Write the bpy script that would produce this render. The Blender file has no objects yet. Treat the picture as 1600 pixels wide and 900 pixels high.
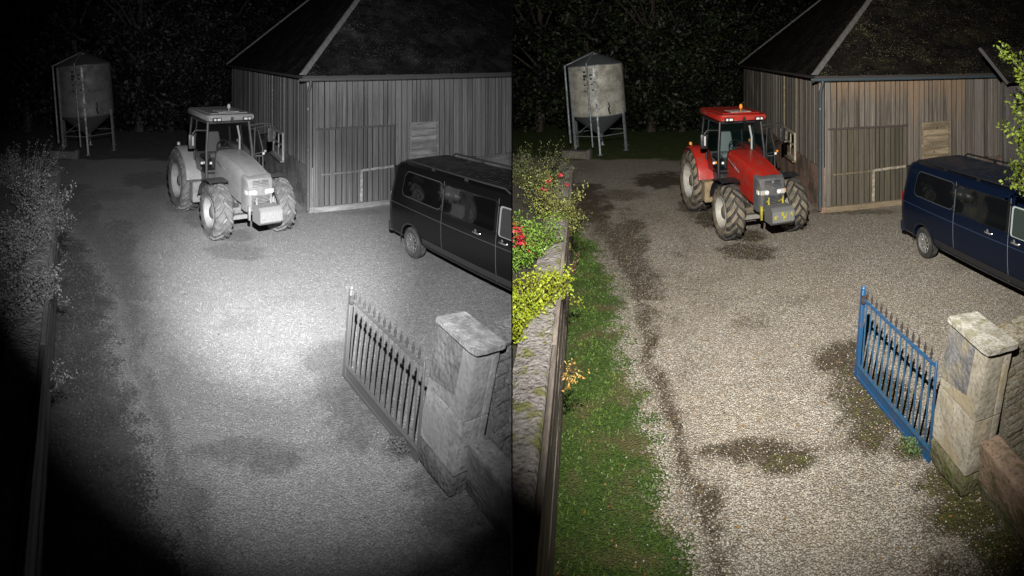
import bpy, bmesh, math, random
import numpy as np
from mathutils import Vector, Matrix, noise

PI = math.pi
R = math.radians
sc = bpy.context.scene
COLL = sc.collection

# ------------------------------------------------------------------ camera
H = 4.7            # camera height above the yards
F = 844.0          # picture units per radian
YH = 85.0          # horizon row (1600 x 900 frame)
cd = bpy.data.cameras.new('camera')
cd.type = 'PANO'
cd.panorama_type = 'CENTRAL_CYLINDRICAL'
cd.central_cylindrical_range_u_min = -800.0 / F
cd.central_cylindrical_range_u_max = 800.0 / F
cd.central_cylindrical_range_v_min = -(900.0 - YH) / F
cd.central_cylindrical_range_v_max = YH / F
cd.central_cylindrical_radius = 1.0
cd.clip_start = 0.05
cd.clip_end = 1000
cam = bpy.data.objects.new('camera', cd)
cam.location = (0, 0, H)
cam.rotation_euler = (PI / 2, 0, 0)
COLL.objects.link(cam)
sc.camera = cam

# ------------------------------------------------------------------ night sky
world = bpy.data.worlds.new("World")
sc.world = world
world.use_nodes = True
wn = world.node_tree
bg = wn.nodes['Background']
sky = wn.nodes.new('ShaderNodeTexSky')
sky.sky_type = 'NISHITA'
sky.sun_disc = False
sky.sun_elevation = R(-6)
sky.sun_rotation = R(200)
wn.links.new(sky.outputs['Color'], bg.inputs['Color'])
bg.inputs['Strength'].default_value = 0.05

sd = bpy.data.lights.new('moon_light', 'SUN')
sd.energy = 0.012
sd.angle = R(0.5)
sd.color = (0.8, 0.87, 1.0)
so = bpy.data.objects.new('moon_light', sd)
so.rotation_euler = (R(50), R(-18), 0)
COLL.objects.link(so)

sc.view_settings.view_transform = 'Standard'
sc.view_settings.look = 'None'
sc.view_settings.exposure = 0
sc.view_settings.gamma = 1
sc.view_settings.use_curve_mapping = False
try:
    sc.cycles.use_denoising = True
    sc.cycles.max_bounces = 6
    sc.cycles.transparent_max_bounces = 12
except Exception:
    pass

HALF = 400.0 / F                     # half the angle one yard takes up
YAW = {'colour': -HALF, 'mono': HALF}
YR = {k: Matrix.Rotation(v, 4, 'Z') for k, v in YAW.items()}

# two security floodlights, one for each yard, mounted by the camera
def spot(name, loc, aim_local, yard, power, col, cone, blend, size):
    l = bpy.data.lights.new(name, 'SPOT')
    l.energy = power
    l.color = col
    l.spot_size = R(cone)
    l.spot_blend = blend
    l.shadow_soft_size = size
    o = bpy.data.objects.new(name, l)
    o.location = loc
    tgt = YR[yard] @ Vector(aim_local)
    o.rotation_euler = (tgt - Vector(loc)).to_track_quat('-Z', 'Y').to_euler()
    COLL.objects.link(o)
    return o

spot('white_floodlight', (0.28, 0.9, H + 1.5), (-0.5, 19.5, 0.2), 'colour', 13600, (1.0, 0.955, 0.885), 94, 1.0, 0.03)
spot('infrared_floodlight', (-0.30, 0.8, H + 0.9), (1.7, 18.0, 0.0), 'mono', 8200, (1.0, 1.0, 1.0), 77, 1.0, 0.05)
spot('infrared_core_beam', (-0.30, 0.8, H + 0.9), (0.45, 12.0, 0.0), 'mono', 17500, (1.0, 1.0, 1.0), 31, 1.0, 0.05)

# ------------------------------------------------------------------ helpers
Y = 'colour'                         # yard being built
rng = random.Random(5)
MATS = {}
YARD_OBJECTS = {'colour': [], 'mono': []}

def tone(c, gain=1.0):
    """a colour, or its grey in the monochrome yard"""
    if Y == 'colour':
        return (c[0], c[1], c[2], 1)
    l = min(0.8, (0.35 * c[0] + 0.45 * c[1] + 0.2 * c[2]) * gain)
    if l > 0.02: l = 0.03 + 0.86 * l  # dark greys lifted in the colour, in place of infrared haze
    return (l, l, l, 1)

class NT:
    def __init__(s, m):
        m.use_nodes = True
        s.t = m.node_tree
        s.b = s.t.nodes['Principled BSDF']
        s.co = s.n('ShaderNodeTexCoord').outputs['Object']
    def n(s, k, **kw):
        x = s.t.nodes.new(k)
        for a, b in kw.items():
            setattr(x, a, b)
        return x
    def l(s, a, b):
        s.t.links.new(a, b)
    def noise(s, scale, detail=3, vec=None, rough=0.55):
        x = s.n('ShaderNodeTexNoise')
        x.inputs['Scale'].default_value = scale
        x.inputs['Detail'].default_value = detail
        x.inputs['Roughness'].default_value = rough
        s.l(vec or s.co, x.inputs['Vector'])
        return x.outputs['Fac']
    def voro(s, scale, vec=None, out='Distance', feature='F1'):
        x = s.n('ShaderNodeTexVoronoi', feature=feature)
        x.inputs['Scale'].default_value = scale
        s.l(vec or s.co, x.inputs['Vector'])
        return x.outputs[out]
    def stretch(s, v, vec=None):
        x = s.n('ShaderNodeMapping')
        x.inputs['Scale'].default_value = v
        s.l(vec or s.co, x.inputs['Vector'])
        return x.outputs['Vector']
    def rndoff(s, k=37.0):
        oi = s.n('ShaderNodeObjectInfo')
        m = s.n('ShaderNodeMath', operation='MULTIPLY')
        m.inputs[1].default_value = k
        s.l(oi.outputs['Random'], m.inputs[0])
        a = s.n('ShaderNodeVectorMath', operation='ADD')
        s.l(s.co, a.inputs[0])
        s.l(m.outputs[0], a.inputs[1])
        s.co = a.outputs['Vector']
        return oi.outputs['Random']
    def rng(s, fac, a, b, c=0.0, d=1.0):
        x = s.n('ShaderNodeMapRange')
        for i, v in enumerate((a, b, c, d)):
            x.inputs[i + 1].default_value = v
        s.l(fac, x.inputs[0])
        return x.outputs[0]
    def math(s, op, a, b):
        x = s.n('ShaderNodeMath', operation=op)
        for i, v in enumerate((a, b)):
            if isinstance(v, (int, float)):
                x.inputs[i].default_value = v
            else:
                s.l(v, x.inputs[i])
        return x.outputs[0]
    def mix(s, fac, a, b, mode='MIX'):
        x = s.n('ShaderNodeMix', data_type='RGBA', blend_type=mode)
        for i, v in ((0, fac), (6, a), (7, b)):
            if isinstance(v, (int, float)):
                x.inputs[i].default_value = v
            elif isinstance(v, tuple):
                x.inputs[i].default_value = v
            else:
                s.l(v, x.inputs[i])
        return x.outputs[2]
    def bump(s, h, dist, strength=1.0, prev=None):
        x = s.n('ShaderNodeBump')
        x.inputs['Distance'].default_value = dist
        x.inputs['Strength'].default_value = strength
        s.l(h, x.inputs['Height'])
        if prev is not None:
            s.l(prev, x.inputs['Normal'])
        s.l(x.outputs[0], s.b.inputs['Normal'])
        return x.outputs[0]
    def base(s, c):
        if isinstance(c, tuple):
            s.b.inputs['Base Color'].default_value = c
        else:
            s.l(c, s.b.inputs['Base Color'])

def getmat(name, fn):
    k = (name, Y)
    if k not in MATS:
        m = bpy.data.materials.new(name)
        MATS[k] = m
        fn(NT(m))
    return MATS[k]

def paint(name, c, gain=1.0, rough=0.5, metal=0.0, dirt=None, dirt_amt=0.5, dscale=6.0, bump=0.0, spec=0.5, coat=0.0):
    def f(t):
        t.b.inputs['Roughness'].default_value = rough
        t.b.inputs['Metallic'].default_value = metal
        t.b.inputs['Specular IOR Level'].default_value = spec
        t.b.inputs['Coat Weight'].default_value = coat
        n = t.noise(dscale, 5)
        n2 = t.noise(dscale * 7, 3)
        a = t.mix(t.rng(n2, 0.3, 0.7, 0.0, 0.5), tone(c, gain), tone(tuple(x * 0.7 for x in c), gain))
        if dirt:
            k = t.rng(t.math('ADD', n, t.math('MULTIPLY', n2, 0.3)), 0.75 - 0.35 * dirt_amt, 0.9 - 0.25 * dirt_amt, 0.0, min(1.0, dirt_amt * 1.2))
            a = t.mix(k, a, tone(dirt, gain))
            t.l(t.math('ADD', t.math('MULTIPLY', k, 0.4), rough), t.b.inputs['Roughness'])
        t.base(a)
        if bump:
            t.bump(n2, bump)
    return getmat(name, f)

def wood(name, c1, c2, gain=1.0, top=None, green=None, grain=(14, 14, 1.2), tan=None):
    def f(t):
        raw = t.co
        rnd = t.rndoff()
        v = t.stretch(grain)
        n = t.noise(2.2, 5, v, 0.65)
        fine = t.noise(9, 3, v, 0.6)
        a = t.mix(t.rng(n, 0.32, 0.68), tone(c1, gain), tone(c2, gain))
        a = t.mix(t.rng(fine, 0.38, 0.66, 0.0, 0.75), a, tone(tuple(x * 0.32 for x in c1), gain))
        a = t.mix(t.rng(rnd, 0.25, 1, 0.0, 0.75), a, tone(tuple(x * 0.45 for x in c2), gain))
        a = t.mix(t.rng(t.noise(1.3, 4, t.stretch((5, 5, 0.8) if grain[2] < 2 else (0.8, 5, 5) if grain[0] < 2 else (5, 0.8, 5))), 0.5, 0.7, 0.0, 0.6), a, tone(tuple(min(.8, x * 1.45) for x in c1), gain))
        if top:   # timber kept dry under the eaves has kept its brown
            sx = t.n('ShaderNodeSeparateXYZ')
            t.l(raw, sx.inputs[0])
            k = t.rng(t.math('ADD', sx.outputs[2], t.math('MULTIPLY', t.noise(1.5, 3), 0.9)), 0.35, 0.95, 0.0, 0.9)
            a = t.mix(k, a, t.mix(fine, tone(top, gain), tone(tuple(x * 0.5 for x in top), gain)))
        if green:
            a = t.mix(t.rng(t.noise(0.9, 4), 0.45, 0.7, 0.0, 0.7), a, tone(green, gain))
        kn = t.voro(1.6, t.stretch((3.0, 3.0, 1.6)))
        a = t.mix(t.rng(kn, 0.05, 0.15, 0.9, 0.0), a, tone((0.03, 0.022, 0.015), gain))
        t.base(a)
        t.b.inputs['Roughness'].default_value = 0.88
        t.b.inputs['Specular IOR Level'].default_value = 0.25
        t.bump(t.math('ADD', n, t.math('MULTIPLY', fine, 0.5)), 0.02)
    return getmat(name, f)

def stone(name, c1, c2, gain=1.0, moss=None, ochre=None, low_moss=False, scale=9.0, b=0.02):
    def f(t):
        raw = t.co
        rnd = t.rndoff()
        n = t.noise(scale, 6, None, 0.65)
        n2 = t.noise(scale * 5, 4)
        v = t.voro(scale * 3)
        a = t.mix(t.rng(n, 0.35, 0.65), tone(c1, gain), tone(c2, gain))
        a = t.mix(t.rng(n2, 0.5, 0.72, 0.0, 0.7), a, tone(tuple(x * 0.35 for x in c2), gain))
        a = t.mix(t.rng(rnd, 0, 1, 0.0, 0.3), a, tone(tuple(x * 0.6 for x in c2), gain))
        if ochre:
            a = t.mix(t.rng(t.noise(scale * 0.45, 4), 0.5, 0.62, 0.0, 0.75), a, tone(ochre, gain))
        if moss:
            a = t.mix(t.rng(t.noise(scale * 0.7, 5), 0.52, 0.62, 0.0, 0.8), a, tone(moss, gain))
        t.base(a)
        t.b.inputs['Roughness'].default_value = 0.9
        t.b.inputs['Specular IOR Level'].default_value = 0.2
        h = t.math('ADD', n, t.math('ADD', t.math('MULTIPLY', n2, 0.4), t.math('MULTIPLY', v, 0.5)))
        t.bump(h, b)
    return getmat(name, f)

def leafmat(name, c1, c2, gain=2.2, rough=0.55, lo=0.0):
    def f(t):
        g = t.n('ShaderNodeNewGeometry')
        a = t.mix(t.rng(g.outputs['Random Per Island'], lo, 1.0), tone(c1, gain), tone(c2, gain))
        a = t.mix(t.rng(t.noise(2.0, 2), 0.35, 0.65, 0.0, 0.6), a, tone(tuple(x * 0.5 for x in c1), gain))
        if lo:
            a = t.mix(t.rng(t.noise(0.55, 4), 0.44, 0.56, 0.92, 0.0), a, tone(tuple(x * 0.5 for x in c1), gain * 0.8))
        t.base(a)
        t.b.inputs['Roughness'].default_value = rough
        t.b.inputs['Specular IOR Level'].default_value = 0.35
    return getmat(name, f)

def glass(name, tint=(0.02, 0.03, 0.03), clear=0.7, rough=0.03):
    def f(t):
        t.b.inputs['Base Color'].default_value = tone(tint)
        t.b.inputs['Roughness'].default_value = rough
        tr = t.n('ShaderNodeBsdfTransparent')
        tr.inputs[0].default_value = (0.8, 0.85, 0.84, 1) if Y == 'colour' else (0.8, 0.8, 0.8, 1)
        mx = t.n('ShaderNodeMixShader')
        mx.inputs[0].default_value = clear
        t.l(t.b.outputs[0], mx.inputs[1])
        t.l(tr.outputs[0], mx.inputs[2])
        t.l(mx.outputs[0], t.t.nodes['Material Output'].inputs['Surface'])
    return getmat(name, f)

def P(px, py, z=0.0):
    """yard-local ground position of a spot at height z"""
    r = F * (H - z) / (py - YH)
    a = (px - 1200) / F
    return Vector((r * math.sin(a), r * math.cos(a), 0))

class MB:
    """one mesh under construction"""
    def __init__(s):
        s.bm = bmesh.new()
    def _new(s, verts, faces):
        vs = [s.bm.verts.new(v) for v in verts]
        out = []
        for f in faces:
            try:
                out.append(s.bm.faces.new([vs[i] for i in f]))
            except ValueError:
                pass
        return vs, out
    def box(s, c, d, rot=None, bevel=0.0, seg=1, taper=None):
        x, y, z = d[0] / 2, d[1] / 2, d[2] / 2
        co = [Vector((i * x, j * y, k * z)) for k in (-1, 1) for j in (-1, 1) for i in (-1, 1)]
        if taper:
            for q in co[4:]:
                q.x *= taper[0]; q.y *= taper[1]
        m = Matrix.Identity(3)
        if rot is not None:
            m = rot if isinstance(rot, Matrix) else Matrix.Rotation(rot, 3, 'Z')
        co = [m @ q + Vector(c) for q in co]
        vs, fs = s._new(co, [(0, 2, 3, 1), (4, 5, 7, 6), (0, 1, 5, 4), (2, 6, 7, 3), (0, 4, 6, 2), (1, 3, 7, 5)])
        if bevel > 0:
            es = list({e for f in fs for e in f.edges})
            bmesh.ops.bevel(s.bm, geom=es, offset=bevel, segments=seg, profile=0.5, affect='EDGES')
        return s
    def tube(s, pts, r, n=8, cap=True):
        pts = [Vector(p) for p in pts]
        rs = r if isinstance(r, (list, tuple)) else [r] * len(pts)
        rings = []
        up = None
        for i, p in enumerate(pts):
            d = (pts[min(i + 1, len(pts) - 1)] - pts[max(i - 1, 0)])
            if d.length < 1e-9:
                d = Vector((0, 0, 1))
            d.normalize()
            if up is None:
                up = Vector((0, 0, 1)) if abs(d.z) < 0.9 else Vector((1, 0, 0))
            a = d.cross(up)
            if a.length < 1e-4:
                a = d.cross(Vector((0, 1, 0)))
            a.normalize()
            b = d.cross(a).normalized()
            up = -b if abs(d.dot(b)) < 0.9 else up
            up = b.cross(d) if False else up
            rings.append([s.bm.verts.new(p + (a * math.cos(2 * PI * k / n) + b * math.sin(2 * PI * k / n)) * rs[i]) for k in range(n)])
            up = a.cross(d).normalized() if a.cross(d).length > 0.5 else up
        for i in range(len(rings) - 1):
            for k in range(n):
                try:
                    s.bm.faces.new((rings[i][k], rings[i][(k + 1) % n], rings[i + 1][(k + 1) % n], rings[i + 1][k]))
                except ValueError:
                    pass
        if cap:
            for rg in (rings[0], rings[-1]):
                try:
                    s.bm.faces.new(rg)
                except ValueError:
                    pass
        return s
    def lathe(s, prof, c=(0, 0, 0), axis='Z', n=24, a0=0.0, a1=2 * PI):
        """prof: (radius, height along axis)"""
        full = abs(a1 - a0 - 2 * PI) < 1e-6
        m = n if full else n + 1
        rings = []
        for r, h in prof:
            rg = []
            for k in range(m):
                a = a0 + (a1 - a0) * k / n
                u, w = r * math.cos(a), r * math.sin(a)
                q = {'Z': (u, w, h), 'Y': (u, h, w), 'X': (h, u, w)}[axis]
                rg.append(s.bm.verts.new(Vector(q) + Vector(c)))
            rings.append(rg)
        for i in range(len(rings) - 1):
            for k in range(n):
                j = (k + 1) % m
                try:
                    s.bm.faces.new((rings[i][k], rings[i][j], rings[i + 1][j], rings[i + 1][k]))
                except ValueError:
                    pass
        return s
    def prism(s, poly, d, bevel=0.0):
        """poly: 3-D outline, pushed along vector d"""
        n = len(poly)
        d = Vector(d)
        co = [Vector(p) for p in poly] + [Vector(p) + d for p in poly]
        fs = [tuple(range(n)), tuple(range(2 * n - 1, n - 1, -1))] + [(i, (i + 1) % n, n + (i + 1) % n, n + i) for i in range(n)]
        vs, ff = s._new(co, fs)
        if bevel > 0:
            bmesh.ops.bevel(s.bm, geom=list({e for f in ff for e in f.edges}), offset=bevel, segments=2, affect='EDGES')
        return s
    def grid(s, rows, close=False):
        vv = [[s.bm.verts.new(p) for p in r] for r in rows]
        for i in range(len(vv) - 1):
            m = len(vv[i])
            for k in range(m if close else m - 1):
                try:
                    s.bm.faces.new((vv[i][k], vv[i][(k + 1) % m], vv[i + 1][(k + 1) % m], vv[i + 1][k]))
                except ValueError:
                    pass
        return vv
    def mesh(s, name, m, smooth=None):
        bmesh.ops.recalc_face_normals(s.bm, faces=s.bm.faces)
        me = bpy.data.meshes.new(name)
        s.bm.to_mesh(me)
        s.bm.free()
        me.materials.append(m)
        if smooth is not None:
            for p in me.polygons:
                p.use_smooth = True
            try:
                me.set_sharp_from_angle(angle=R(smooth))
            except Exception:
                pass
        return me
    def build(s, name, m, parent=None, smooth=None, kind=None, label=None, local=None):
        me = s.mesh(name, m, smooth)
        return link(name, me, parent, kind, label, local)

def link(name, me, parent=None, kind=None, label=None, local=None):
    o = bpy.data.objects.new(name, me)
    COLL.objects.link(o)
    if parent is not None:
        o.parent = parent
    if local is not None:
        o.matrix_local = local
    elif parent is None:
        o.matrix_world = YR[Y].copy()
    if kind:
        o['kind'] = kind
    if label:
        o['label'] = label
    YARD_OBJECTS[Y].append(o)
    return o

def tag(o, label, cat, group=None):
    o['label'] = label
    o['category'] = cat
    if group:
        o['group'] = group
    return o

def thing(name, labels, cat, loc=(0, 0, 0), rz=0.0, group=None, lean=None, scale=1.0):
    """an Empty at the thing's base; labels = (colour yard, monochrome yard)"""
    o = bpy.data.objects.new(name, None)
    COLL.objects.link(o)
    m = YR[Y] @ Matrix.Translation(Vector(loc))
    if lean:
        a = math.atan2(loc[0], loc[1])
        m = m @ Matrix.Rotation(R(lean), 4, Vector((math.sin(a), math.cos(a), 0)))
    m = m @ Matrix.Rotation(rz, 4, 'Z') @ Matrix.Scale(scale, 4)
    o.matrix_world = m
    lab = labels if isinstance(labels, str) else labels[0 if Y == 'colour' else 1]
    tag(o, lab, cat, group + (' of the colour yard' if Y == 'colour' else ' of the monochrome yard') if group else None)
    YARD_OBJECTS[Y].append(o)
    return o

def leaves_mesh(name, centres, L, W, m, seed=1, droop=0.3, updir=0.3, blob=None):
    """many separate folded leaves: numpy"""
    g = np.random.default_rng(seed)
    c = np.asarray(centres, dtype=float)
    n = len(c)
    d = g.normal(size=(n, 3)); d[:, 2] -= droop; d /= np.linalg.norm(d, axis=1)[:, None]
    u = g.normal(size=(n, 3)); u[:, 2] += updir
    s_ = np.cross(d, u); s_ /= np.linalg.norm(s_, axis=1)[:, None] + 1e-9
    nn = np.cross(s_, d)
    l = L * g.uniform(0.6, 1.25, n)[:, None]
    w = W * g.uniform(0.6, 1.25, n)[:, None]
    a = c - d * l / 2
    b = c + s_ * w / 2 + nn * w * 0.15
    e = c + d * l / 2 - nn * w * 0.1
    f = c - s_ * w / 2 + nn * w * 0.15
    v = np.stack([a, b, e, f], 1).reshape(-1, 3)
    me = bpy.data.meshes.new(name)
    me.vertices.add(len(v)); me.vertices.foreach_set('co', v.ravel())
    idx = np.arange(4 * n)
    me.loops.add(4 * n); me.loops.foreach_set('vertex_index', idx)
    me.polygons.add(n); me.polygons.foreach_set('loop_start', idx[::4]); me.polygons.foreach_set('loop_total', np.full(n, 4))
    me.update(calc_edges=True)
    me.materials.append(m)
    return me

def scatter(name, pts, inst_mesh, m, smin, smax, tilt, kind='stuff', seed=3, flat=0.0, extra=None):
    """stuff nobody could count: instances of a small mesh on given points"""
    me = bpy.data.meshes.new(name)
    me.from_pydata([tuple(p) for p in pts], [], [])
    o = link(name, me, None, kind)
    src = bpy.data.objects.get(inst_mesh.name + '_source')
    ng = bpy.data.node_groups.new(name, 'GeometryNodeTree')
    ng.interface.new_socket('Geometry', in_out='INPUT', socket_type='NodeSocketGeometry')
    ng.interface.new_socket('Geometry', in_out='OUTPUT', socket_type='NodeSocketGeometry')
    N = ng.nodes
    gi = N.new('NodeGroupInput'); go = N.new('NodeGroupOutput')
    iop = N.new('GeometryNodeInstanceOnPoints')
    mp = N.new('GeometryNodeMeshToPoints')
    rr = N.new('FunctionNodeRandomValue'); rr.data_type = 'FLOAT_VECTOR'
    rr.inputs[0].default_value = (-tilt, -tilt, 0)
    rr.inputs[1].default_value = (tilt, tilt, 2 * PI)
    rr.inputs['Seed'].default_value = seed
    rs = N.new('FunctionNodeRandomValue'); rs.data_type = 'FLOAT_VECTOR'
    rs.inputs[0].default_value = (smin, smin, smin)
    rs.inputs[1].default_value = (smax, smax, smax if not flat else smax * flat)
    rs.inputs['Seed'].default_value = seed + 1
    # instance geometry is carried in a self-contained mesh primitive tree
    geo = extra(N, ng)
    ng.links.new(gi.outputs[0], mp.inputs[0])
    ng.links.new(mp.outputs[0], iop.inputs['Points'])
    ng.links.new(geo, iop.inputs['Instance'])
    ng.links.new(rr.outputs[0], iop.inputs['Rotation'])
    ng.links.new(rs.outputs[0], iop.inputs['Scale'])
    sm = N.new('GeometryNodeSetMaterial')
    sm.inputs['Material'].default_value = m
    ng.links.new(iop.outputs[0], sm.inputs[0])
    ng.links.new(sm.outputs[0], go.inputs[0])
    md = o.modifiers.new('scatter', 'NODES')
    md.node_group = ng
    me.materials.append(m)
    return o

def ico_geo(N, ng):
    x = N.new('GeometryNodeMeshIcoSphere')
    x.inputs['Radius'].default_value = 1.0
    x.inputs['Subdivisions'].default_value = 1
    return x.outputs[0]

def in_yard(x, y, margin=0.0):
    """inside this yard's side of the partition (and not far behind it)"""
    w = YR[Y] @ Vector((x, y, 0))
    return (w.x > margin) if Y == 'colour' else (w.x < -margin)

# ------------------------------------------------------------------ the ground
def lerp_table(t, v):
    if v <= t[0][0]: return t[0][1]
    for (a, p), (b, q) in zip(t, t[1:]):
        if v <= b:
            return p + (q - p) * (v - a) / (b - a)
    return t[-1][1]

def sstep(a, b, v):
    t = max(0.0, min(1.0, (v - a) / (b - a)))
    return t * t * (3 - 2 * t)

VERGE = [(300, 900), (340, 915), (360, 932), (450, 985), (560, 1010), (700, 1058), (830, 1090), (900, 1102)]
PATCH = [  # damp and mossy patches lying on the gravel (frame px of their middle, radii, strength, moss share)
    (1170, 705, 62, 22, 1.0, 0.35), (1225, 722, 48, 18, 0.95, 0.6),
    (1312, 560, 42, 30, 0.95, 0.1), (1375, 650, 62, 62, 1.0, 0.55), (1420, 690, 40, 38, 1.0, 0.7), (1335, 610, 40, 42, 0.8, 0.5),
    (1035, 281, 42, 12, 0.95, 0.0), (1120, 340, 34, 16, 0.9, 0.0), (1090, 322, 30, 12, 0.8, 0),
    (1165, 392, 44, 16, 0.8, 0.25), (1165, 370, 30, 10, 0.9, 0), (1240, 350, 30, 9, 0.7, 0), (1325, 330, 90, 5, 0.6, 0.4),
    (1520, 800, 66, 46, 1.0, 0.75), (1565, 860, 62, 50, 1.0, 0.75), (1470, 750, 40, 26, 0.9, 0.8), (1600, 890, 60, 44, 1, 0.7),
    (1500, 890, 46, 28, 0.6, 0.6), (1452, 815, 28, 30, 0.5, 0.6),
    (915, 320, 40, 30, 1.0, 0.1), (955, 305, 50, 10, 0.6, 0.0), (1100, 710, 9, 4, 1.0, 0.0), (1250, 700, 60, 9, 0.5, 0.3),
    (985, 390, 26, 60, 0.75, 0.2), (1180, 505, 34, 12, 0.45, 0.4), (1240, 470, 40, 10, 0.4, 0.2), (1180, 258, 60, 6, 0.7, 0.2),
]

def ground_zone(x, y):
    r = math.hypot(x, y)
    if r < 0.5 or y < 0:
        return (1, 0, 0)
    px = 1200 + F * math.atan2(x, y)
    py = YH + F * H / r
    n1 = noise.noise(Vector((x * 1.3, y * 1.3, 0.3)))
    n2 = noise.noise(Vector((x * 4.5, y * 4.5, 2.3)))
    n3 = noise.noise(Vector((x * 0.5, y * 0.5, 5.3)))
    s = F / r
    e = (lerp_table(VERGE, py) - px) / s + n1 * 0.26 + n2 * 0.16
    g = sstep(-0.08, 0.62, e + n2 * 0.1) * sstep(315, 360, py)
    g = max(g, sstep(23.6, 24.6, r + n1 * 0.5) * (1 if px < 1160 else 0.5))
    soil = math.exp(-((e + 0.10) / 0.19) ** 2) * sstep(330, 400, py) * (0.78 + n2 * 0.3)
    if py < 470:
        soil = max(soil, 0.75 * math.exp(-((e + 0.3) / 0.5) ** 2) * sstep(285, 330, py))
    moss = 0.0
    for cx, cy, rx, ry, st, ms in PATCH:
        q = ((px - cx) / rx) ** 2 + ((py - cy) / ry) ** 2
        if q < 4:
            k = st * 0.95 * (1 - sstep(0.2, 1.9, q + n2 * 0.9 + n1 * 0.7))
            soil = max(soil, k)
            moss = max(moss, k * ms)
    soil = max(soil, 0.3 * sstep(0.05, 0.5, n3 + n1 * 0.4))
    # faint wheel lanes worn into the gravel
    for (xa, xb, wd, st) in ((1072, 1068, 26, 0.34), (1245, 1170, 24, 0.26), (1330, 1290, 30, 0.2)):
        if py > 300:
            lane = xb + (xa - xb) * (py - 300) / 600
            soil = max(soil, st * math.exp(-((px - lane + n1 * 22) / (wd * (0.5 + py / 900))) ** 2) * (0.8 + n2))
    return (g, min(1, soil), moss)

def ground_material():
    def f(t):
        at = t.n('ShaderNodeAttribute'); at.attribute_name = 'zone'
        sp = t.n('ShaderNodeSeparateColor'); t.l(at.outputs['Color'], sp.inputs[0])
        g, so_, mo = sp.outputs[0], sp.outputs[1], sp.outputs[2]
        warp = t.n('ShaderNodeMix', data_type='RGBA', blend_type='ADD')
        warp.inputs[0].default_value = 0.03
        nz = t.n('ShaderNodeTexNoise'); nz.inputs['Scale'].default_value = 14
        t.l(t.co, nz.inputs['Vector']); t.l(t.co, warp.inputs[6]); t.l(nz.outputs['Color'], warp.inputs[7])
        w = warp.outputs[2]
        vc = t.voro(46, w, 'Color'); vd = t.voro(46, w, 'Distance')
        vc2 = t.voro(15, w, 'Color'); vd2 = t.voro(15, w, 'Distance')
        r1 = t.n('ShaderNodeSeparateColor'); t.l(vc, r1.inputs[0])
        r2 = t.n('ShaderNodeSeparateColor'); t.l(vc2, r2.inputs[0])
        mono = Y == 'mono'
        a = t.mix(t.rng(r1.outputs[0], 0.0, 1.0), tone((0.30, 0.28, 0.26)) if mono else tone((0.22, 0.195, 0.16)), tone((0.50, 0.455, 0.385)) if mono else tone((0.57, 0.53, 0.46)))
        a = t.mix(t.rng(r1.outputs[1], 0.86, 0.95, 0.0, 0.2 if mono else 0.8), a, tone((0.78, 0.74, 0.66)))
        a = t.mix(t.rng(r2.outputs[0], 0.72, 0.85, 0.0, 0.5), a, tone((0.34, 0.27, 0.18)))
        a = t.mix(t.rng(vd, 0.30, 0.62, 0.0, 0.35 if mono else 0.55), a, tone((0.05, 0.042, 0.033)))
        big = t.noise(0.55, 4)
        a = t.mix(t.rng(big, 0.4, 0.65, 0.0, 0.4), a, tone((0.28, 0.24, 0.185)), 'MIX')
        soil = t.mix(t.rng(r1.outputs[2], 0.0, 1.0), tone((0.03, 0.023, 0.016), 4.5), tone((0.10, 0.078, 0.05), 3.0))
        k = t.math('ADD', so_, t.math('MULTIPLY', t.math('SUBTRACT', r1.outputs[1], 0.5), 0.55))
        a = t.mix(t.rng(k, 0.25, 0.8), a, soil)
        km = t.math('ADD', mo, t.math('MULTIPLY', t.math('SUBTRACT', t.noise(9, 5), 0.5), 1.4))
        a = t.mix(t.rng(km, 0.42, 0.75, 0.0, 0.8), a, t.mix(r1.outputs[0], tone((0.035, 0.045, 0.012), 1.8), tone((0.13, 0.12, 0.03), 1.8)))
        gc = t.mix(t.rng(t.noise(22, 4), 0.35, 0.65), tone((0.022, 0.045, 0.008), 1.6), tone((0.06, 0.105, 0.018), 1.6))
        gc = t.mix(t.rng(t.noise(1.8, 4), 0.46, 0.66, 0.0, 0.7), gc, tone((0.11, 0.082, 0.042), 1.6))
        kg = t.math('ADD', g, t.math('MULTIPLY', t.math('SUBTRACT', r1.outputs[2], 0.5), 0.7))
        a = t.mix(t.rng(kg, 0.35, 0.65), a, gc)
        t.base(a)
        t.b.inputs['Roughness'].default_value = 0.93
        t.b.inputs['Specular IOR Level'].default_value = 0.25
        h = t.math('SUBTRACT', t.math('MULTIPLY', r1.outputs[0], 0.6), t.math('MULTIPLY', vd, 1.0))
        t.bump(t.math('ADD', h, t.math('MULTIPLY', t.noise(5, 4), 0.8)), 0.012 if mono else 0.022, 1.0)
    return getmat('gravel_ground', f)

def axis_lines(a, b, step, outer):
    v = [-o for o in reversed(outer) if -o < a - 1]
    k = int(round((b - a) / step))
    v += [a + (b - a) * i / k for i in range(k + 1)]
    v += [o for o in outer if o > b + 1]
    return v

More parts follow.
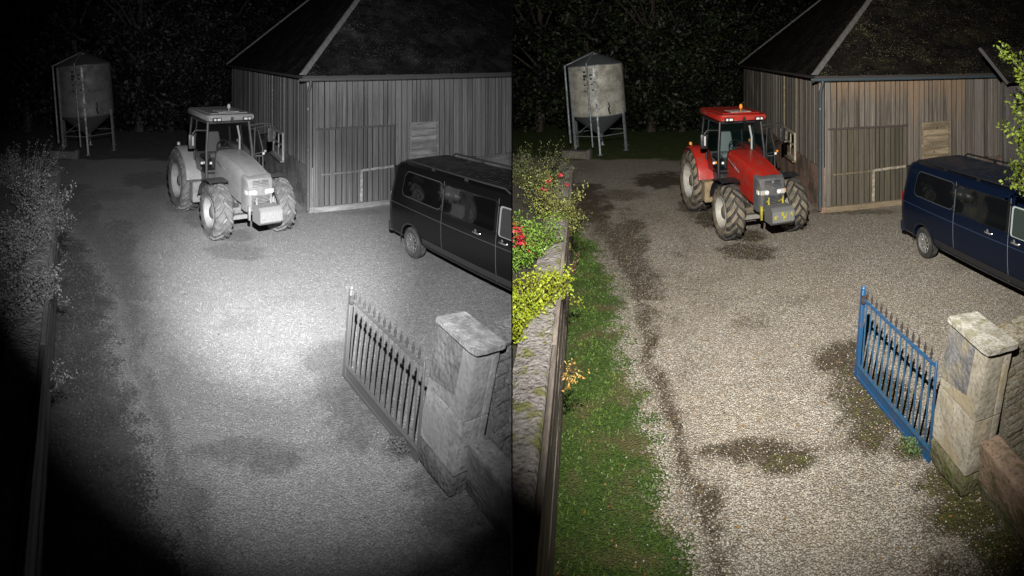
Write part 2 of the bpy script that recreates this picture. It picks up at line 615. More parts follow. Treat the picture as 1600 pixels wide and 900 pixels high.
def build_ground():
    xs = axis_lines(-9, 9.5, 0.09, [12, 18, 30, 50, 90, 160])
    ys = axis_lines(2.2, 29, 0.09, [34, 44, 60, 90, 160])
    ys = [-60, -20, -6, 0] + [q for q in ys if q >= 2.1]
    nx, ny = len(xs), len(ys)
    X, YY = np.meshgrid(xs, ys)
    co = np.stack([X.ravel(), YY.ravel(), np.zeros(nx * ny)], 1)
    # keep only this yard's side of the partition (cells that straddle it are cut later)
    ca, sa = math.cos(YAW[Y]), math.sin(YAW[Y])
    wx = co[:, 0] * ca - co[:, 1] * sa
    if Y == 'mono': wx = -wx
    i = np.arange(nx * ny).reshape(ny, nx)
    q = np.stack([i[:-1, :-1], i[:-1, 1:], i[1:, 1:], i[1:, :-1]], -1).reshape(-1, 4)
    q = q[(wx[q] > 0).any(1)]
    used = np.unique(q)
    remap = -np.ones(nx * ny, int); remap[used] = np.arange(len(used))
    co = co[used]; q = remap[q]
    me = bpy.data.meshes.new('gravel_ground')
    me.from_pydata(co.tolist(), [], q.tolist())
    at = me.color_attributes.new('zone', 'FLOAT_COLOR', 'POINT')
    col = np.ones((len(co), 4))
    for j, (x, y, z) in enumerate(co):
        col[j, :3] = ground_zone(x, y)
    at.data.foreach_set('color', col.ravel())
    me.materials.append(ground_material())
    link('gravel_ground', me, None, 'structure')

def rand_ground(n, seed, rmax, rmin=3.6, amin=-HALF, amax=HALF * 1.25, power=1.0):
    g = np.random.default_rng(seed)
    r = np.sqrt(g.uniform(rmin ** (2 * power), rmax ** (2 * power), n)) ** (1 / power) if power != 1 else np.sqrt(g.uniform(rmin ** 2, rmax ** 2, n))
    if Y == 'mono': amin, amax = -HALF * 1.25, HALF
    a = g.uniform(amin, amax, n)
    return r * np.sin(a), r * np.cos(a)

def build_cover():
    # loose stones lying on the gravel
    x, y = rand_ground(90000, 11, 20.0, power=0.5)
    pts = []
    grass = []
    rr = random.Random(8)
    for a, b in zip(x, y):
        if not in_yard(a, b, 0.02): continue
        g, s, m = ground_zone(a, b)
        if g > 0.5:
            if rr.random() < 0.012: pts.append((a, b, 0.002))
            continue
        if rr.random() < ((0.62 if Y == 'colour' else 0.38) - 0.4 * s) * (1 - sstep(11, 20, math.hypot(a, b))):
            pts.append((a, b, 0.0))
    def stonecol(t):
        t.co = t.stretch((1, 1, 1))
        n = t.voro(31, None, 'Color')
        s = t.n('ShaderNodeSeparateColor'); t.l(n, s.inputs[0])
        oi = t.n('ShaderNodeObjectInfo')
        a = t.mix(s.outputs[0], tone((0.12, 0.10, 0.075) if Y == 'colour' else (0.31, 0.31, 0.31)), tone((0.57, 0.53, 0.455) if Y == 'colour' else (0.46, 0.46, 0.46)))
        a = t.mix(t.rng(s.outputs[1], 0.8, 0.9, 0, 0.8 if Y == 'colour' else 0.2), a, tone((0.75, 0.72, 0.65)))
        t.base(a); t.b.inputs['Roughness'].default_value = 0.85
    scatter('loose_gravel', pts, bpy.data.meshes.new('x'), getmat('loose_stone', stonecol), 0.004, 0.0115, 0.5, seed=3, flat=0.6, extra=ico_geo)
    # grass blades
    n = 230000
    x, y = rand_ground(n, 21, 15.5, power=0.75, rmin=3.8) if True else None
    g = np.random.default_rng(5)
    keep = []
    for j, (a, b) in enumerate(zip(x, y)):
        if not in_yard(a, b, 0.01): continue
        z = ground_zone(a, b)
        pat = noise.noise(Vector((a * 1.6, b * 1.6, 9))) * 0.5 + noise.noise(Vector((a * 6, b * 6, 3))) * 0.35
        p = z[0] * (0.52 + pat * 1.6) if z[0] > 0.4 else z[2] * (0.10 + pat * 0.3)
        if rr.random() < p: keep.append(j)
    x, y = x[keep], y[keep]
    n = len(x)
    r = np.hypot(x, y)
    ang = g.uniform(0, 2 * PI, n)
    wd = g.uniform(0.004, 0.008, n) * (0.7 + r / 12)
    hh = g.uniform(0.010, 0.034, n)
    ln = g.uniform(0.2, 1.3, n) * hh
    la = g.uniform(0, 2 * PI, n)
    v = np.zeros((n, 3, 3))
    v[:, 0] = np.stack([x - wd * np.cos(ang), y - wd * np.sin(ang), np.zeros(n)], 1)
    v[:, 1] = np.stack([x + wd * np.cos(ang), y + wd * np.sin(ang), np.zeros(n)], 1)
    v[:, 2] = np.stack([x + ln * np.cos(la), y + ln * np.sin(la), hh], 1)
    me = bpy.data.meshes.new('grass')
    me.vertices.add(3 * n); me.vertices.foreach_set('co', v.ravel())
    idx = np.arange(3 * n)
    me.loops.add(3 * n); me.loops.foreach_set('vertex_index', idx)
    me.polygons.add(n); me.polygons.foreach_set('loop_start', idx[::3]); me.polygons.foreach_set('loop_total', np.full(n, 3))
    me.update(calc_edges=True)
    me.materials.append(leafmat('grass_blades', (0.035, 0.095, 0.010), (0.13, 0.19, 0.03), 1.2))
    link('grass', me, None, 'stuff')
    # fallen leaves
    x, y = rand_ground(900, 31, 13, power=0.8)
    c = [(a, b, 0.012) for a, b in zip(x, y) if in_yard(a, b, 0.05)]
    me = leaves_mesh('fallen_leaves', c, 0.045, 0.03, leafmat('fallen_leaf', (0.30, 0.17, 0.03), (0.14, 0.08, 0.03), 1.0), 4, 0, 0)
    co = np.zeros(len(me.vertices) * 3); me.vertices.foreach_get('co', co)
    co = co.reshape(-1, 3); co[:, 2] = 0.010 + (co[:, 2] - 0.012) * 0.3
    me.vertices.foreach_set('co', co.ravel())
    link('fallen_leaves', me, None, 'stuff')

# ------------------------------------------------------------------ the garden bed and its wall
WD = Vector((-0.3345, 0.9424, 0))      # along the wall, away from the camera
WN = Vector((0.9424, 0.3345, 0))       # out of the wall, over the grass
WO = Vector((-1.898, 4.485, 0))        # a point of the wall's foot

def wallpt(s, out, z):
    return WO + WD * s + WN * out + Vector((0, 0, z))

def build_bed():
    HW = 1.70
    t = thing('garden_wall', ('weathered retaining wall with dark timber facing beside the green grass strip',
                              'grey retaining wall with timber facing beside the dark verge at far left'), 'wall', tuple(WO), math.atan2(WD.x * -1, WD.y))
    # local axes of the thing: +Y along the wall, +X outwards
    conc = stone('rough_render', (0.30, 0.28, 0.27), (0.20, 0.185, 0.175), 1.0, moss=(0.11, 0.12, 0.02), scale=7, b=0.05)
    m = MB()
    rows = []
    for i in range(150):
        s = -3.5 + i * 0.09
        rows.append([Vector((x, s, HW + noise.noise(Vector((x * 9, s * 7, 1))) * 0.028 + noise.noise(Vector((x * 30, s * 26, 1))) * 0.012 - 0.02 * (abs(x + .2) > .14))) for x in (-0.39, -0.36, -0.3, -0.25, -0.2, -0.15, -0.1, -0.06, -0.045)])
    m.grid(rows)
    m.box((-0.2175, 3.2, (HW - 0.04) / 2), (0.345, 13.3, HW - 0.04))
    m.build('coping', conc, t, 60)
    plank = wood('dark_timber', (0.24, 0.205, 0.175), (0.12, 0.10, 0.085), 1.0, grain=(10, 1.0, 12))
    n = 7
    hs = (HW + 0.02) / n
    for k in range(n):
        s = -3.5
        L = [4.2, 4.4, 4.6][k % 3]
        while s < 9.8:
            l = min(L, 9.8 - s)
            b = MB().box((0, 0, 0), (0.05, l - 0.012, hs - 0.012), bevel=0.006)
            b.build('plank', plank, t, local=Matrix.Translation((-0.012 + rng.uniform(-.006, .006), s + l / 2, hs * (k + 0.5))))
            s += l; L = 4.4
    # soil of the raised bed behind the wall
    m = MB()
    rows = []
    for i in range(60):
        s = -3.5 + i * 0.25
        rows.append([wallpt(s, -0.38 - w, HW - 0.10 + noise.noise(Vector((w * 3, s * 2, 4))) * 0.06 + min(w, 1) * 0.06) for w in (0, 0.2, 0.4, 0.7, 1.0, 1.5, 2.2, 3.0, 4.5, 8)])
    m.grid(rows)
    m.build('bed_soil', paint('bed_soil', (0.035, 0.028, 0.02), 1.6, 0.95, dirt=(0.02, 0.03, 0.01), bump=0.03), None, 60, 'structure')

def shrub(name, labels, cat, base, clumps, nleaf, L, W, mat, seed, stems=True, flowers=None, group=None, updir=0.3, droop=0.1, stemcol=(0.05, 0.035, 0.02)):
    """clumps: (centre offset xyz, radius xyz) relative to base, yard axes"""
    g = np.random.default_rng(seed)
    t = thing(name, labels, cat, base, 0, group)
    pts = []
    tot = sum(c[1][0] * c[1][1] * c[1][2] for c in clumps)
    m = MB()
    for c, rad in clumps:
        k = max(12, int(nleaf * rad[0] * rad[1] * rad[2] / tot))
        nsp = max(4, k // 26)
        sp = g.normal(size=(nsp, 3)); sp /= np.linalg.norm(sp, axis=1)[:, None]
        sp *= g.uniform(0.25, 1.0, (nsp, 1)) ** 0.5
        sp = sp * np.array(rad) + np.array(c)
        for e in sp:
            q = max(4, k // nsp)
            root = np.array([c[0] * 0.3 + g.normal() * 0.05, c[1] * 0.3 + g.normal() * 0.05, min(0.0, c[2])])
            mid = (root + e) / 2 + g.normal(size=3) * 0.06
            u = g.uniform(0.25, 1.05, q)[:, None]
            line = root * (1 - u) ** 2 + 2 * mid * u * (1 - u) + e * u ** 2
            pts.append(line + g.normal(size=(q, 3)) * L * 0.7)
            if stems and g.random() < 0.8:
                m.tube([root, (root + mid * 2 + e) / 4 * 1.0, mid * 0.5 + e * 0.5, e], [0.008, 0.006, 0.004, 0.002], 4, False)
    pts = np.concatenate(pts)
    me = leaves_mesh('foliage', pts, L, W, mat, seed, droop, updir)
    link('foliage', me, t)
    if stems:
        m.build('stems', paint('shrub_stem', stemcol, 2.0, 0.9), t)
    else:
        m.bm.free()
    if flowers:
        fm, fc, n, fr = flowers
        fp = np.concatenate([np.array(c) + g.normal(size=(n, 3)) * fr for c in fc])
        link('blossom', leaves_mesh('blossom', fp, L * 1.0, L * 0.9, fm, seed + 1, 0, 2.0), t)
    return t

def at_h(px, py, z):
    p = P(px, py, z)
    return (p.x, p.y, z)

def build_shrubs():
    HW = 1.68
    mono = Y == 'mono'
    yel = leafmat('golden_leaf', (0.30, 0.34, 0.015), (0.14, 0.22, 0.015), 1.1)
    grn = leafmat('mid_green_leaf', (0.10, 0.22, 0.02), (0.20, 0.30, 0.04), 1.3)
    dk = leafmat('olive_leaf', (0.07, 0.10, 0.03), (0.13, 0.16, 0.06), 1.6)
    red = leafmat('red_petal', (0.50, 0.015, 0.05), (0.30, 0.01, 0.03), 1.0)
    b = at_h(838, 500, HW)
    shrub('golden_shrub', ('bright yellow-green shrub spilling over the rough wall top', 'pale leafy shrub spilling over the wall top at far left'), 'shrub',
          (b[0] - 0.20, b[1], HW - 0.08), [((0.00, -0.45, 0.16), (0.27, 0.42, 0.18)), ((-0.05, 0.35, 0.22), (0.36, 0.6, 0.22)), ((0.1, 0.8, 0.2), (0.25, 0.4, 0.2)), ((0.06, -0.85, 0.06), (0.18, 0.25, 0.10)), ((0.14, 0.1, 0.06), (0.14, 0.6, 0.12)), ((0.10, -1.15, 0.05), (0.22, 0.35, 0.12)), ((-0.2, -1.2, 0.05), (0.3, 0.4, 0.15)), ((-0.4, -0.3, 0.2), (0.3, 0.6, 0.22))],
          17000, 0.045, 0.022, yel, 3)
    b = at_h(830, 400, HW)
    shrub('green_shrub', ('leafy green shrub behind the golden shrub', 'mid grey shrub behind the pale spilling shrub'), 'shrub',
          (b[0] - 0.1, b[1], HW - 0.08), [((0.0, 0, 0.22), (0.38, 0.6, 0.28)), ((-0.3, 0.4, 0.3), (0.4, 0.5, 0.3)), ((-0.05, -0.6, 0.18), (0.34, 0.4, 0.2)), ((0.1, 0.6, 0.3), (0.3, 0.4, 0.3))], 7500, 0.045, 0.02, grn, 4)
    b = at_h(815, 375, HW + 0.25)
    t = shrub('red_flower_plant', ('cluster of crimson flowers among leaves on the wall bed', 'flowering plant in the dark bed at the left edge'), 'flowering plant',
              (b[0] - 0.1, b[1], HW - 0.08), [((0, 0, 0.25), (0.3, 0.25, 0.25))], 900, 0.04, 0.02, dk, 5,
              flowers=(red, [(0.02, 0.0, 0.42), (0.12, -0.1, 0.36), (-0.1, 0, 0.5), (0.16, 0.0, 0.30)], 60, 0.05))
    b = at_h(868, 345, HW)
    shrub('bushy_shrub', ('tall twiggy green bush at the far end of the wall', 'dark twiggy bush at the far end of the left wall'), 'shrub',
          (b[0] - 0.12, b[1] + 0.2, HW - 0.1), [((0.05, 0, 0.35), (0.42, 0.5, 0.42)), ((0.38, 0.0, 0.25), (0.35, 0.3, 0.35)), ((-0.35, 0.3, 0.5), (0.5, 0.5, 0.5)), ((0.45, 0.2, 0.65), (0.2, 0.2, 0.3)), ((0.62, -0.1, 0.15), (0.2, 0.2, 0.3)), ((0.2, 0.1, -0.3), (0.2, 0.3, 0.4))],
          3600, 0.05, 0.02, leafmat('bush_leaf', (0.13, 0.17, 0.03), (0.26, 0.27, 0.07), 1.3), 6,
          flowers=(red, [(-0.1, 0, 0.75), (0.1, 0.1, 0.85), (-0.15, -0.1, 0.62), (0.25, 0, 0.7)], 9, 0.03))
    b = at_h(835, 300, HW)
    shrub('grey_green_bush', ('dim bush with fine pale twigs behind the twiggy green one', 'nearly black bush deep in the left background'), 'shrub',
          (b[0] - 0.2, b[1] + 0.5, HW - 0.1), [((0, 0, 0.5), (0.8, 0.7, 0.65)), ((-0.8, 0.3, 0.5), (0.8, 0.7, 0.65)), ((0.3, 0.5, 0.6), (0.6, 0.6, 0.6))], 4200, 0.06, 0.018, dk, 7, updir=0.0)
    # little plants at the foot and on the face of the wall
    b = at_h(884, 592, 0.9)
    shrub('orange_sprig', ('small orange-brown sprig growing out of the timber facing', 'pale sprig growing out of the wall face below the shrub'), 'plant',
          (b[0], b[1], 0.95), [((0.12, -0.02, 0.05), (0.14, 0.1, 0.08)), ((0.04, -0.08, -0.05), (0.06, 0.06, 0.1))], 110, 0.05, 0.018,
          leafmat('orange_leaf', (0.55, 0.28, 0.06), (0.50, 0.38, 0.14), 1.3), 8)
    b = at_h(893, 482, 0.6)
    shrub('lime_sprig', ('small lime sprig poking from the wall halfway along', 'small pale sprig poking from the wall halfway along'), 'plant',
          (b[0], b[1], 0.7), [((0.08, 0, 0.05), (0.12, 0.08, 0.06))], 45, 0.05, 0.02, yel, 9)
    b = at_h(898, 415, 0.15)
    shrub('pink_sprig', ('dusty pink sprig at the wall foot near its far end', 'pale upright sprig at the wall foot near its far end'), 'plant',
          (b[0], b[1], 0.0), [((0.04, 0, 0.35), (0.08, 0.08, 0.25))], 80, 0.05, 0.02, leafmat('pink_leaf', (0.30, 0.15, 0.12), (0.22, 0.14, 0.09), 1.4), 10)
    b = P(1432, 700)
    shrub('weed_tuft', ('green weed tuft at the hinge end of the blue gate', 'grey weed tuft at the hinge end of the gate'), 'weed',
          (b.x - 0.03, b.y - 0.05, 0), [((0, 0, 0.06), (0.13, 0.12, 0.09)), ((-0.1, 0.15, 0.04), (0.08, 0.1, 0.05))], 420, 0.045, 0.012, leafmat('weed_leaf', (0.08, 0.15, 0.05), (0.16, 0.24, 0.09), 1.3), 12)
    for i, (px, py, lab) in enumerate([(1530, 735, 'green weeds between the pillar and the brown stone block'), (1585, 690, 'green weeds at the rubble wall behind the brown stone block')]):
        b = P(px, py, 0.1)
        shrub('weed_tuft', (lab, lab.replace('green', 'grey').replace('brown', 'dark')), 'weed', (b.x, b.y, 0.0), [((0, 0, 0.1), (0.14, 0.12, 0.12))], 300, 0.05, 0.014,
              leafmat('moss_leaf', (0.10, 0.16, 0.02), (0.18, 0.24, 0.05), 1.3), 13 + i)

def tree_crown(seed, rx, rz, n, L, mat, zc):
    g = np.random.default_rng(seed)
    k = 60
    cc = g.normal(size=(k, 3)); cc /= np.linalg.norm(cc, axis=1)[:, None]
    cc *= g.uniform(0.35, 1.0, (k, 1)) ** 0.6
    cc *= np.array([rx, rx, rz])
    cc[:, 2] += zc
    rad = g.uniform(0.35, 0.95, k)
    idx = g.integers(0, k, n)
    p = g.normal(size=(n, 3)); p /= np.linalg.norm(p, axis=1)[:, None]
    p *= g.uniform(0.3, 1.0, (n, 1)) ** 0.5
    pts = cc[idx] + p * rad[idx][:, None] * np.array([1, 1, 0.8])
    return pts, cc

def build_trees():
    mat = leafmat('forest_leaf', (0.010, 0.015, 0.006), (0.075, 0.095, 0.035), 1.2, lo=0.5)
    bark = wood('bark', (0.075, 0.062, 0.05), (0.04, 0.033, 0.027), 1.0, grain=(6, 6, 1))
    # (px of the trunk, distance, height of crown middle, radius, variant)
    spec = [(745, 30, 'x'), (842, 33.0, 0), (884, 37, 1), (915, 32.5, 2), (955, 34.5, 0), (985, 38, 1), (1018, 33, 2), (1044, 36.5, 0), (1066, 32.8, 1), (1096, 34.5, 2), (1128, 37.5, 0), (1158, 40.5, 1), (1205, 44, 2)]
    labs = {842: 'leafy tree furthest left behind the bushes', 884: 'tall tree standing left behind the feed silo', 915: 'tree directly behind the feed silo', 955: 'tree just right of the feed silo',
            985: 'set back tree right of the feed silo', 1018: 'pale trunked tree between silo and tractor', 1044: 'set back tree midway between silo and tractor', 1066: 'tree with pale trunk left of the tractor cab',
            1096: 'tree behind the left side of the tractor cab', 1128: 'tree rising behind the tractor roof', 1158: 'tree beside the far corner of the barn', 1205: 'tree behind the barn roof'}
    variants = []
    for v in range(3):
        pts, cc = tree_crown(40 + v, 2.7, 4.4, 7500, 0.2, mat, 6.0)
        low, c2 = tree_crown(50 + v, 2.4, 1.5, 3600, 0.2, mat, 1.7); low[:, 2] = np.abs(low[:, 2])
        crown = leaves_mesh('crown', np.concatenate([pts, low]), 0.24, 0.13, mat, v, 0.2, 0.4)
        m = MB()
        g = random.Random(v)
        m.tube([(0, 0, -0.1), (0.03, 0.02, 1.5), (0.1, -0.05, 4), (0.0, 0.1, 7.5), (0.1, 0.1, 9.5)], [0.26, 0.19, 0.14, 0.08, 0.03], 8)
        for q in cc[::4]:
            z0 = max(1.6, min(7.5, q[2] * 0.6 + 0.3))
            m.tube([(0.03, 0, z0), ((q[0]) * 0.5, q[1] * 0.5, (z0 + q[2]) / 2 + 0.2), tuple(q)], [0.07, 0.045, 0.02], 5, False)
        trunk = m.mesh('trunk', bark, 60)
        variants.append((crown, trunk))
    for px, r, v in spec:
        if v == 'x': continue
        a = (px - 1200) / F
        x, y = r * math.sin(a), r * math.cos(a)
        w = YR[Y] @ Vector((x, y, 0))
        if abs(w.x) < 1.0 and (w.x < 0) == (Y == 'colour'): continue
        lab = labs[px]
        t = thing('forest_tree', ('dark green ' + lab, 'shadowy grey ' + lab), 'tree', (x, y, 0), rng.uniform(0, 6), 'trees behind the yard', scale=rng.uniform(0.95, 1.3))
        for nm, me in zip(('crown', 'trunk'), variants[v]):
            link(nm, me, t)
    if Y == 'colour':
        # leafy branches reaching in from the right, in front of the barn
        a = (1628 - 1200) / F
        r = 9.0
        x, y = r * math.sin(a), r * math.cos(a)
        t = thing('leafy_tree', 'sunlit-green leafy tree overhanging the van roof at the right edge'.replace('sunlit-green', 'yellow-green'), 'tree', (x, y, 0))
        g = np.random.default_rng(77)
        m = MB()
        m.tube([(0, 0, -0.05), (0.05, 0, 1.2), (0, 0.05, 2.4), (0, 0, 4.3)], [0.09, 0.07, 0.05, 0.02], 8)
        pts = []
        for i in range(58):
            z0 = g.uniform(2.1, 4.3)
            aa = g.uniform(0, 2 * PI)
            ln = g.uniform(0.4, 0.85)
            e = np.array([ln * math.cos(aa), ln * math.sin(aa), z0 + g.uniform(-0.1, 0.75)])
            s0 = np.array([0, 0, z0 - 0.25])
            u = g.uniform(0.25, 1.03, 75)[:, None]
            pts.append(s0 * (1 - u) + e * u + g.normal(size=(75, 3)) * 0.055)
            m.tube([s0, (s0 + e) / 2 + [0, 0, 0.04], e], [0.018, 0.011, 0.004], 5, False)
        m.build('trunk', bark, t, 60)
        link('crown', leaves_mesh('crown', np.concatenate(pts), 0.085, 0.045, leafmat('lime_leaf', (0.07, 0.11, 0.01), (0.20, 0.25, 0.03), 1), 5, 0.2, 0.5), t)

# ------------------------------------------------------------------ the barn
def roof_tiles(m, A, U, V, wmax, inside, tw=0.24, th=0.20, seed=1):
    """rows of lapped tiles on a plane: A origin, U along the eave, V up the slope"""
    g = random.Random(seed)
    N_ = U.cross(V).normalized()
    if N_.z < 0: N_ = -N_
    rows = int(wmax[1] / th)
    for j in range(rows):
        off = (j % 2) * tw / 2
        for i in range(-2, int(wmax[0] / tw) + 2):
            u0 = i * tw + off; v0 = j * th
            uc, vc = u0 + tw / 2, v0 + th / 2
            if not inside(uc, vc): continue
            l = g.uniform(0.016, 0.034) + (0.02 if g.random() < 0.06 else 0)
            p = [A + U * (u0 + 0.004) + V * (v0 + g.uniform(-.012, .012)) + N_ * (l + g.uniform(-.004, .006)), A + U * (u0 + tw - 0.004) + V * (v0 + g.uniform(-.012, .012)) + N_ * (l + g.uniform(-.004, .006)),
                 A + U * (u0 + tw - 0.004) + V * (v0 + th * 1.25) + N_ * 0.008, A + U * (u0 + 0.004) + V * (v0 + th * 1.25) + N_ * 0.008]
            q = [p[0] - N_ * 0.02, p[1] - N_ * 0.02]
            m._new(p + q, [(0, 1, 2, 3), (4, 5, 1, 0)])

def build_barn():
    bx, by = 1.57, 15.92
    t = thing('timber_barn', ('large weathered timber barn with hipped tile roof behind the red tractor', 'large grey timber barn with hipped tile roof behind the grey tractor'), 'barn', (bx, by, 0), math.atan2(0.185, 0.983))
    LF, LS, EZ, PZ = 14.0, 16.0, 4.07, 1.34
    grey = wood('weathered_board', (0.30, 0.272, 0.24), (0.135, 0.115, 0.10), 1.2)
    warm = wood('sheltered_board', (0.27, 0.24, 0.205), (0.135, 0.115, 0.095), 1.2, top=(0.37, 0.255, 0.16))
    door = wood('door_board', (0.19, 0.165, 0.13), (0.10, 0.088, 0.068), 1.4, green=(0.10, 0.095, 0.055))
    pale = wood('pale_board', (0.34, 0.27, 0.18), (0.20, 0.16, 0.11), 1.2, grain=(1.5, 10, 10))
    dark = paint('dark_inside', (0.012, 0.011, 0.010), 1, 0.9)
    # carcass
    m = MB()
    m.box((LF / 2, 0.10, EZ / 2 + 0.03), (LF - 0.16, 0.1, EZ + .06))
    m.box((0.10, LS / 2, EZ / 2 + 0.03), (0.1, LS - 0.16, EZ + .06))
    m.box((LF - 0.1, LS / 2, EZ / 2), (0.1, LS - 0.16, EZ))
    m.box((LF / 2, LS - 0.1, EZ / 2), (LF - 0.16, 0.1, EZ))
    m.build('carcass', dark, t)
    # brick plinth
    def brick(tn):
        b = tn.n('ShaderNodeTexBrick')
        mp = tn.n('ShaderNodeMapping'); mp.inputs['Rotation'].default_value = (R(90), 0, 0)
        sx = tn.n('ShaderNodeSeparateXYZ'); tn.l(tn.co, sx.inputs[0])
        cx = tn.n('ShaderNodeCombineXYZ')
        tn.l(tn.math('ADD', sx.outputs[0], sx.outputs[1]), cx.inputs[0]); tn.l(sx.outputs[2], cx.inputs[1])
        tn.l(cx.outputs[0], b.inputs['Vector'])
        b.inputs['Scale'].default_value = 1.0
        b.inputs['Brick Width'].default_value = 0.24
        b.inputs['Row Height'].default_value = 0.085
        b.inputs['Mortar Size'].default_value = 0.008
        b.inputs['Color1'].default_value = tone((0.36, 0.20, 0.135), 1.1)
        b.inputs['Color2'].default_value = tone((0.22, 0.13, 0.09), 1.1)
        b.inputs['Mortar'].default_value = tone((0.26, 0.23, 0.19), 1.1)
        a = tn.mix(tn.rng(tn.noise(1.4, 4), 0.45, 0.62, 0.0, 0.75), b.outputs['Color'], tone((0.045, 0.042, 0.035), 1.5))
        a = tn.mix(tn.rng(tn.noise(4, 5), 0.52, 0.7, 0.0, 0.7), a, tone((0.20, 0.175, 0.13), 1.3))
        tn.base(a); tn.b.inputs['Roughness'].default_value = 0.92
        tn.bump(tn.math('ADD', b.outputs['Fac'], tn.math('MULTIPLY', tn.noise(20, 4), -0.6)), -0.012)
    bm_ = getmat('old_brick', brick)
    m = MB()
    m.box((0.045, LS / 2, PZ / 2 - 0.02), (0.13, LS, PZ - 0.04))
    m.box((2.95 + (LF - 2.95) / 2, 0.045, 0.59), (LF - 2.95, 0.13, 1.18))
    m.box((0.13, 0.045, PZ / 2), (0.12, 0.128, PZ - .01))
    m.build('brick_plinth', bm_, t)
    # boards, one by one
    proto = MB().box((0, 0, 0), (1, 1, 1), bevel=0.0).mesh('board', grey)
    protos = {}
    for nm, mt in (('g', grey), ('w', warm), ('d', door)):
        p = MB()
        p.box((0, 0, 0), (1, 1, 1))
        protos[nm] = p.mesh('board', mt)
    def board(x, z0, z1, w, mt, side=False, d=0.03, y=None):
        y = rng.uniform(-0.030, 0.012) if y is None else y
        c = Vector((x, y, (z0 + z1) / 2)) if not side else Vector((y, x, (z0 + z1) / 2))
        mm = Matrix.Translation(c) @ Matrix.Rotation(rng.uniform(-0.004, 0.004), 4, 'X' if side else 'Y')
        gp = rng.uniform(0.018, 0.036)
        sc_ = (w - gp, d, z1 - z0) if not side else (d, w - gp, z1 - z0)
        mm = mm @ Matrix.Diagonal((*sc_, 1))
        link('board', protos[mt], t, local=mm)
    w = 0.164
    x = 0.10
    board(0.045, 0.18, EZ - 0.06, 0.09, 'g', y=-0.02)
    x = 0.10
    while x < 9.5:
        ww = w * rng.uniform(0.72, 1.3)
        c = x + ww / 2
        e = rng.uniform(-0.03, 0.02)
        if 0.2 < c < 2.84:
            board(c, 2.50 + e * 0.4, EZ - 0.03, ww, 'w')
            board(c, 0.16, 2.45, ww, 'd', y=rng.uniform(0.022, 0.034))
        elif 3.32 < c < 4.33:
            board(c, 2.50 + e * 0.3, EZ - 0.03, ww, 'w')
        elif c < 0.2:
            board(c, 0.18, EZ - 0.03, ww, 'g', y=-0.014)
        else:
            board(c, 1.20 + e, EZ - 0.03, ww, 'w' if c < 5 else 'g')
        x += ww
    x = 0.10
    far = MB()
    while x < LS - 0.1:
        ww = 0.18 * rng.uniform(0.7, 1.3)
        c = x + ww / 2
        z0 = PZ + rng.uniform(-0.03, 0.02)
        if 3.02 < c < 4.86: z0 = 1.97
        if x < 10.5:
            board(c, z0, EZ - 0.03, ww, 'g', True)
        else:
            far.box((rng.uniform(-0.014, 0.008), c, (z0 + EZ) / 2), (0.03, ww - 0.012, EZ - 0.03 - z0))
        x += ww
    far.build('distant_boards', grey, t, kind='stuff')
    # pale corner trims on the side wall
    for c, z0 in ((4.93, 0.95), (2.93, 1.3), (0.03, 0.4)):
        MB().box((0, 0, 0), (0.05, 0.075, EZ - 0.04 - z0), bevel=0.004).build('trim_board', pale, t, local=Matrix.Translation((-0.035, c, (EZ - 0.04 + z0) / 2)))
    # door details
    MB().box((0, 0, 0), (2.62, 0.05, 0.05)).build('lintel_rail', paint('dark_timber_rail', (0.06, 0.05, 0.045), 1.3, 0.9, bump=0.005), t, local=Matrix.Translation((1.52, -0.03, 2.475)))
    MB().box((0, 0, 0), (2.72, 0.09, 0.17), bevel=0.01).build('sill_plank', pale, t, local=Matrix.Translation((1.50, -0.01, 0.085)))
    metal = paint('whitewashed_batten', (0.46, 0.42, 0.35), 1.2, 0.8, dirt=(0.16, 0.13, 0.09), dirt_amt=0.7, dscale=9)
    MB().box((0, 0, 0), (1.06, 0.025, 0.075), bevel=0.004).build('door_bar', metal, t, local=Matrix.Translation((2.22, -0.008, 1.17)) @ Matrix.Rotation(R(-2.2), 4, 'Y'))
    MB().box((0, 0, 0), (1.25, 0.02, 0.05), bevel=0.004).build('door_bar', paint('faded_batten', (0.27, 0.23, 0.16), 1.2, 0.9, dirt=(0.12, 0.10, 0.06), dirt_amt=0.9, dscale=9), t, local=Matrix.Translation((1.0, -0.004, 1.12)) @ Matrix.Rotation(R(-1), 4, 'Y'))
    MB().box((0, 0, 0), (0.085, 0.028, 0.98), bevel=0.004).build('door_bar', metal, t, local=Matrix.Translation((1.66, -0.012, 0.68)) @ Matrix.Rotation(R(1.5), 4, 'Y'))
    for hz in (0.55, 1.9):
        pass
    # boarded shutter
    sh = MB()
    sh.box((3.33, -0.022, 1.88), (0.06, 0.05, 1.28)); sh.box((4.33, -0.022, 1.88), (0.06, 0.05, 1.28)); sh.box((3.83, -0.024, 2.50), (1.06, 0.05, 0.055)); sh.box((3.83, -0.024, 1.225), (1.06, 0.05, 0.07))
    fr = sh.build('shutter_frame', pale, t)
    for k in range(6):
        MB().box((0, 0, 0), (0.93, 0.026, 0.198), bevel=0.004).build('shutter_board', pale, t, local=Matrix.Translation((3.83, -0.012 - rng.uniform(0, .008), 1.36 + k * 0.205)))
    # window in the side wall
    wm = paint('cream_paint', (0.52, 0.47, 0.36), 1.2, 0.6, dirt=(0.2, 0.17, 0.1), dirt_amt=0.4)
    wf = MB()
    y0, y1, z0, z1 = 3.12, 4.78, 1.02, 1.90
    for yy in (y0, y1): wf.box((-0.03, yy, (z0 + z1) / 2), (0.10, 0.09, z1 - z0 + 0.09))
    for zz in (z0, z1): wf.box((-0.031, (y0 + y1) / 2, zz), (0.10, y1 - y0 - 0.09, 0.08))
    fo = wf.build('window', wm, t)
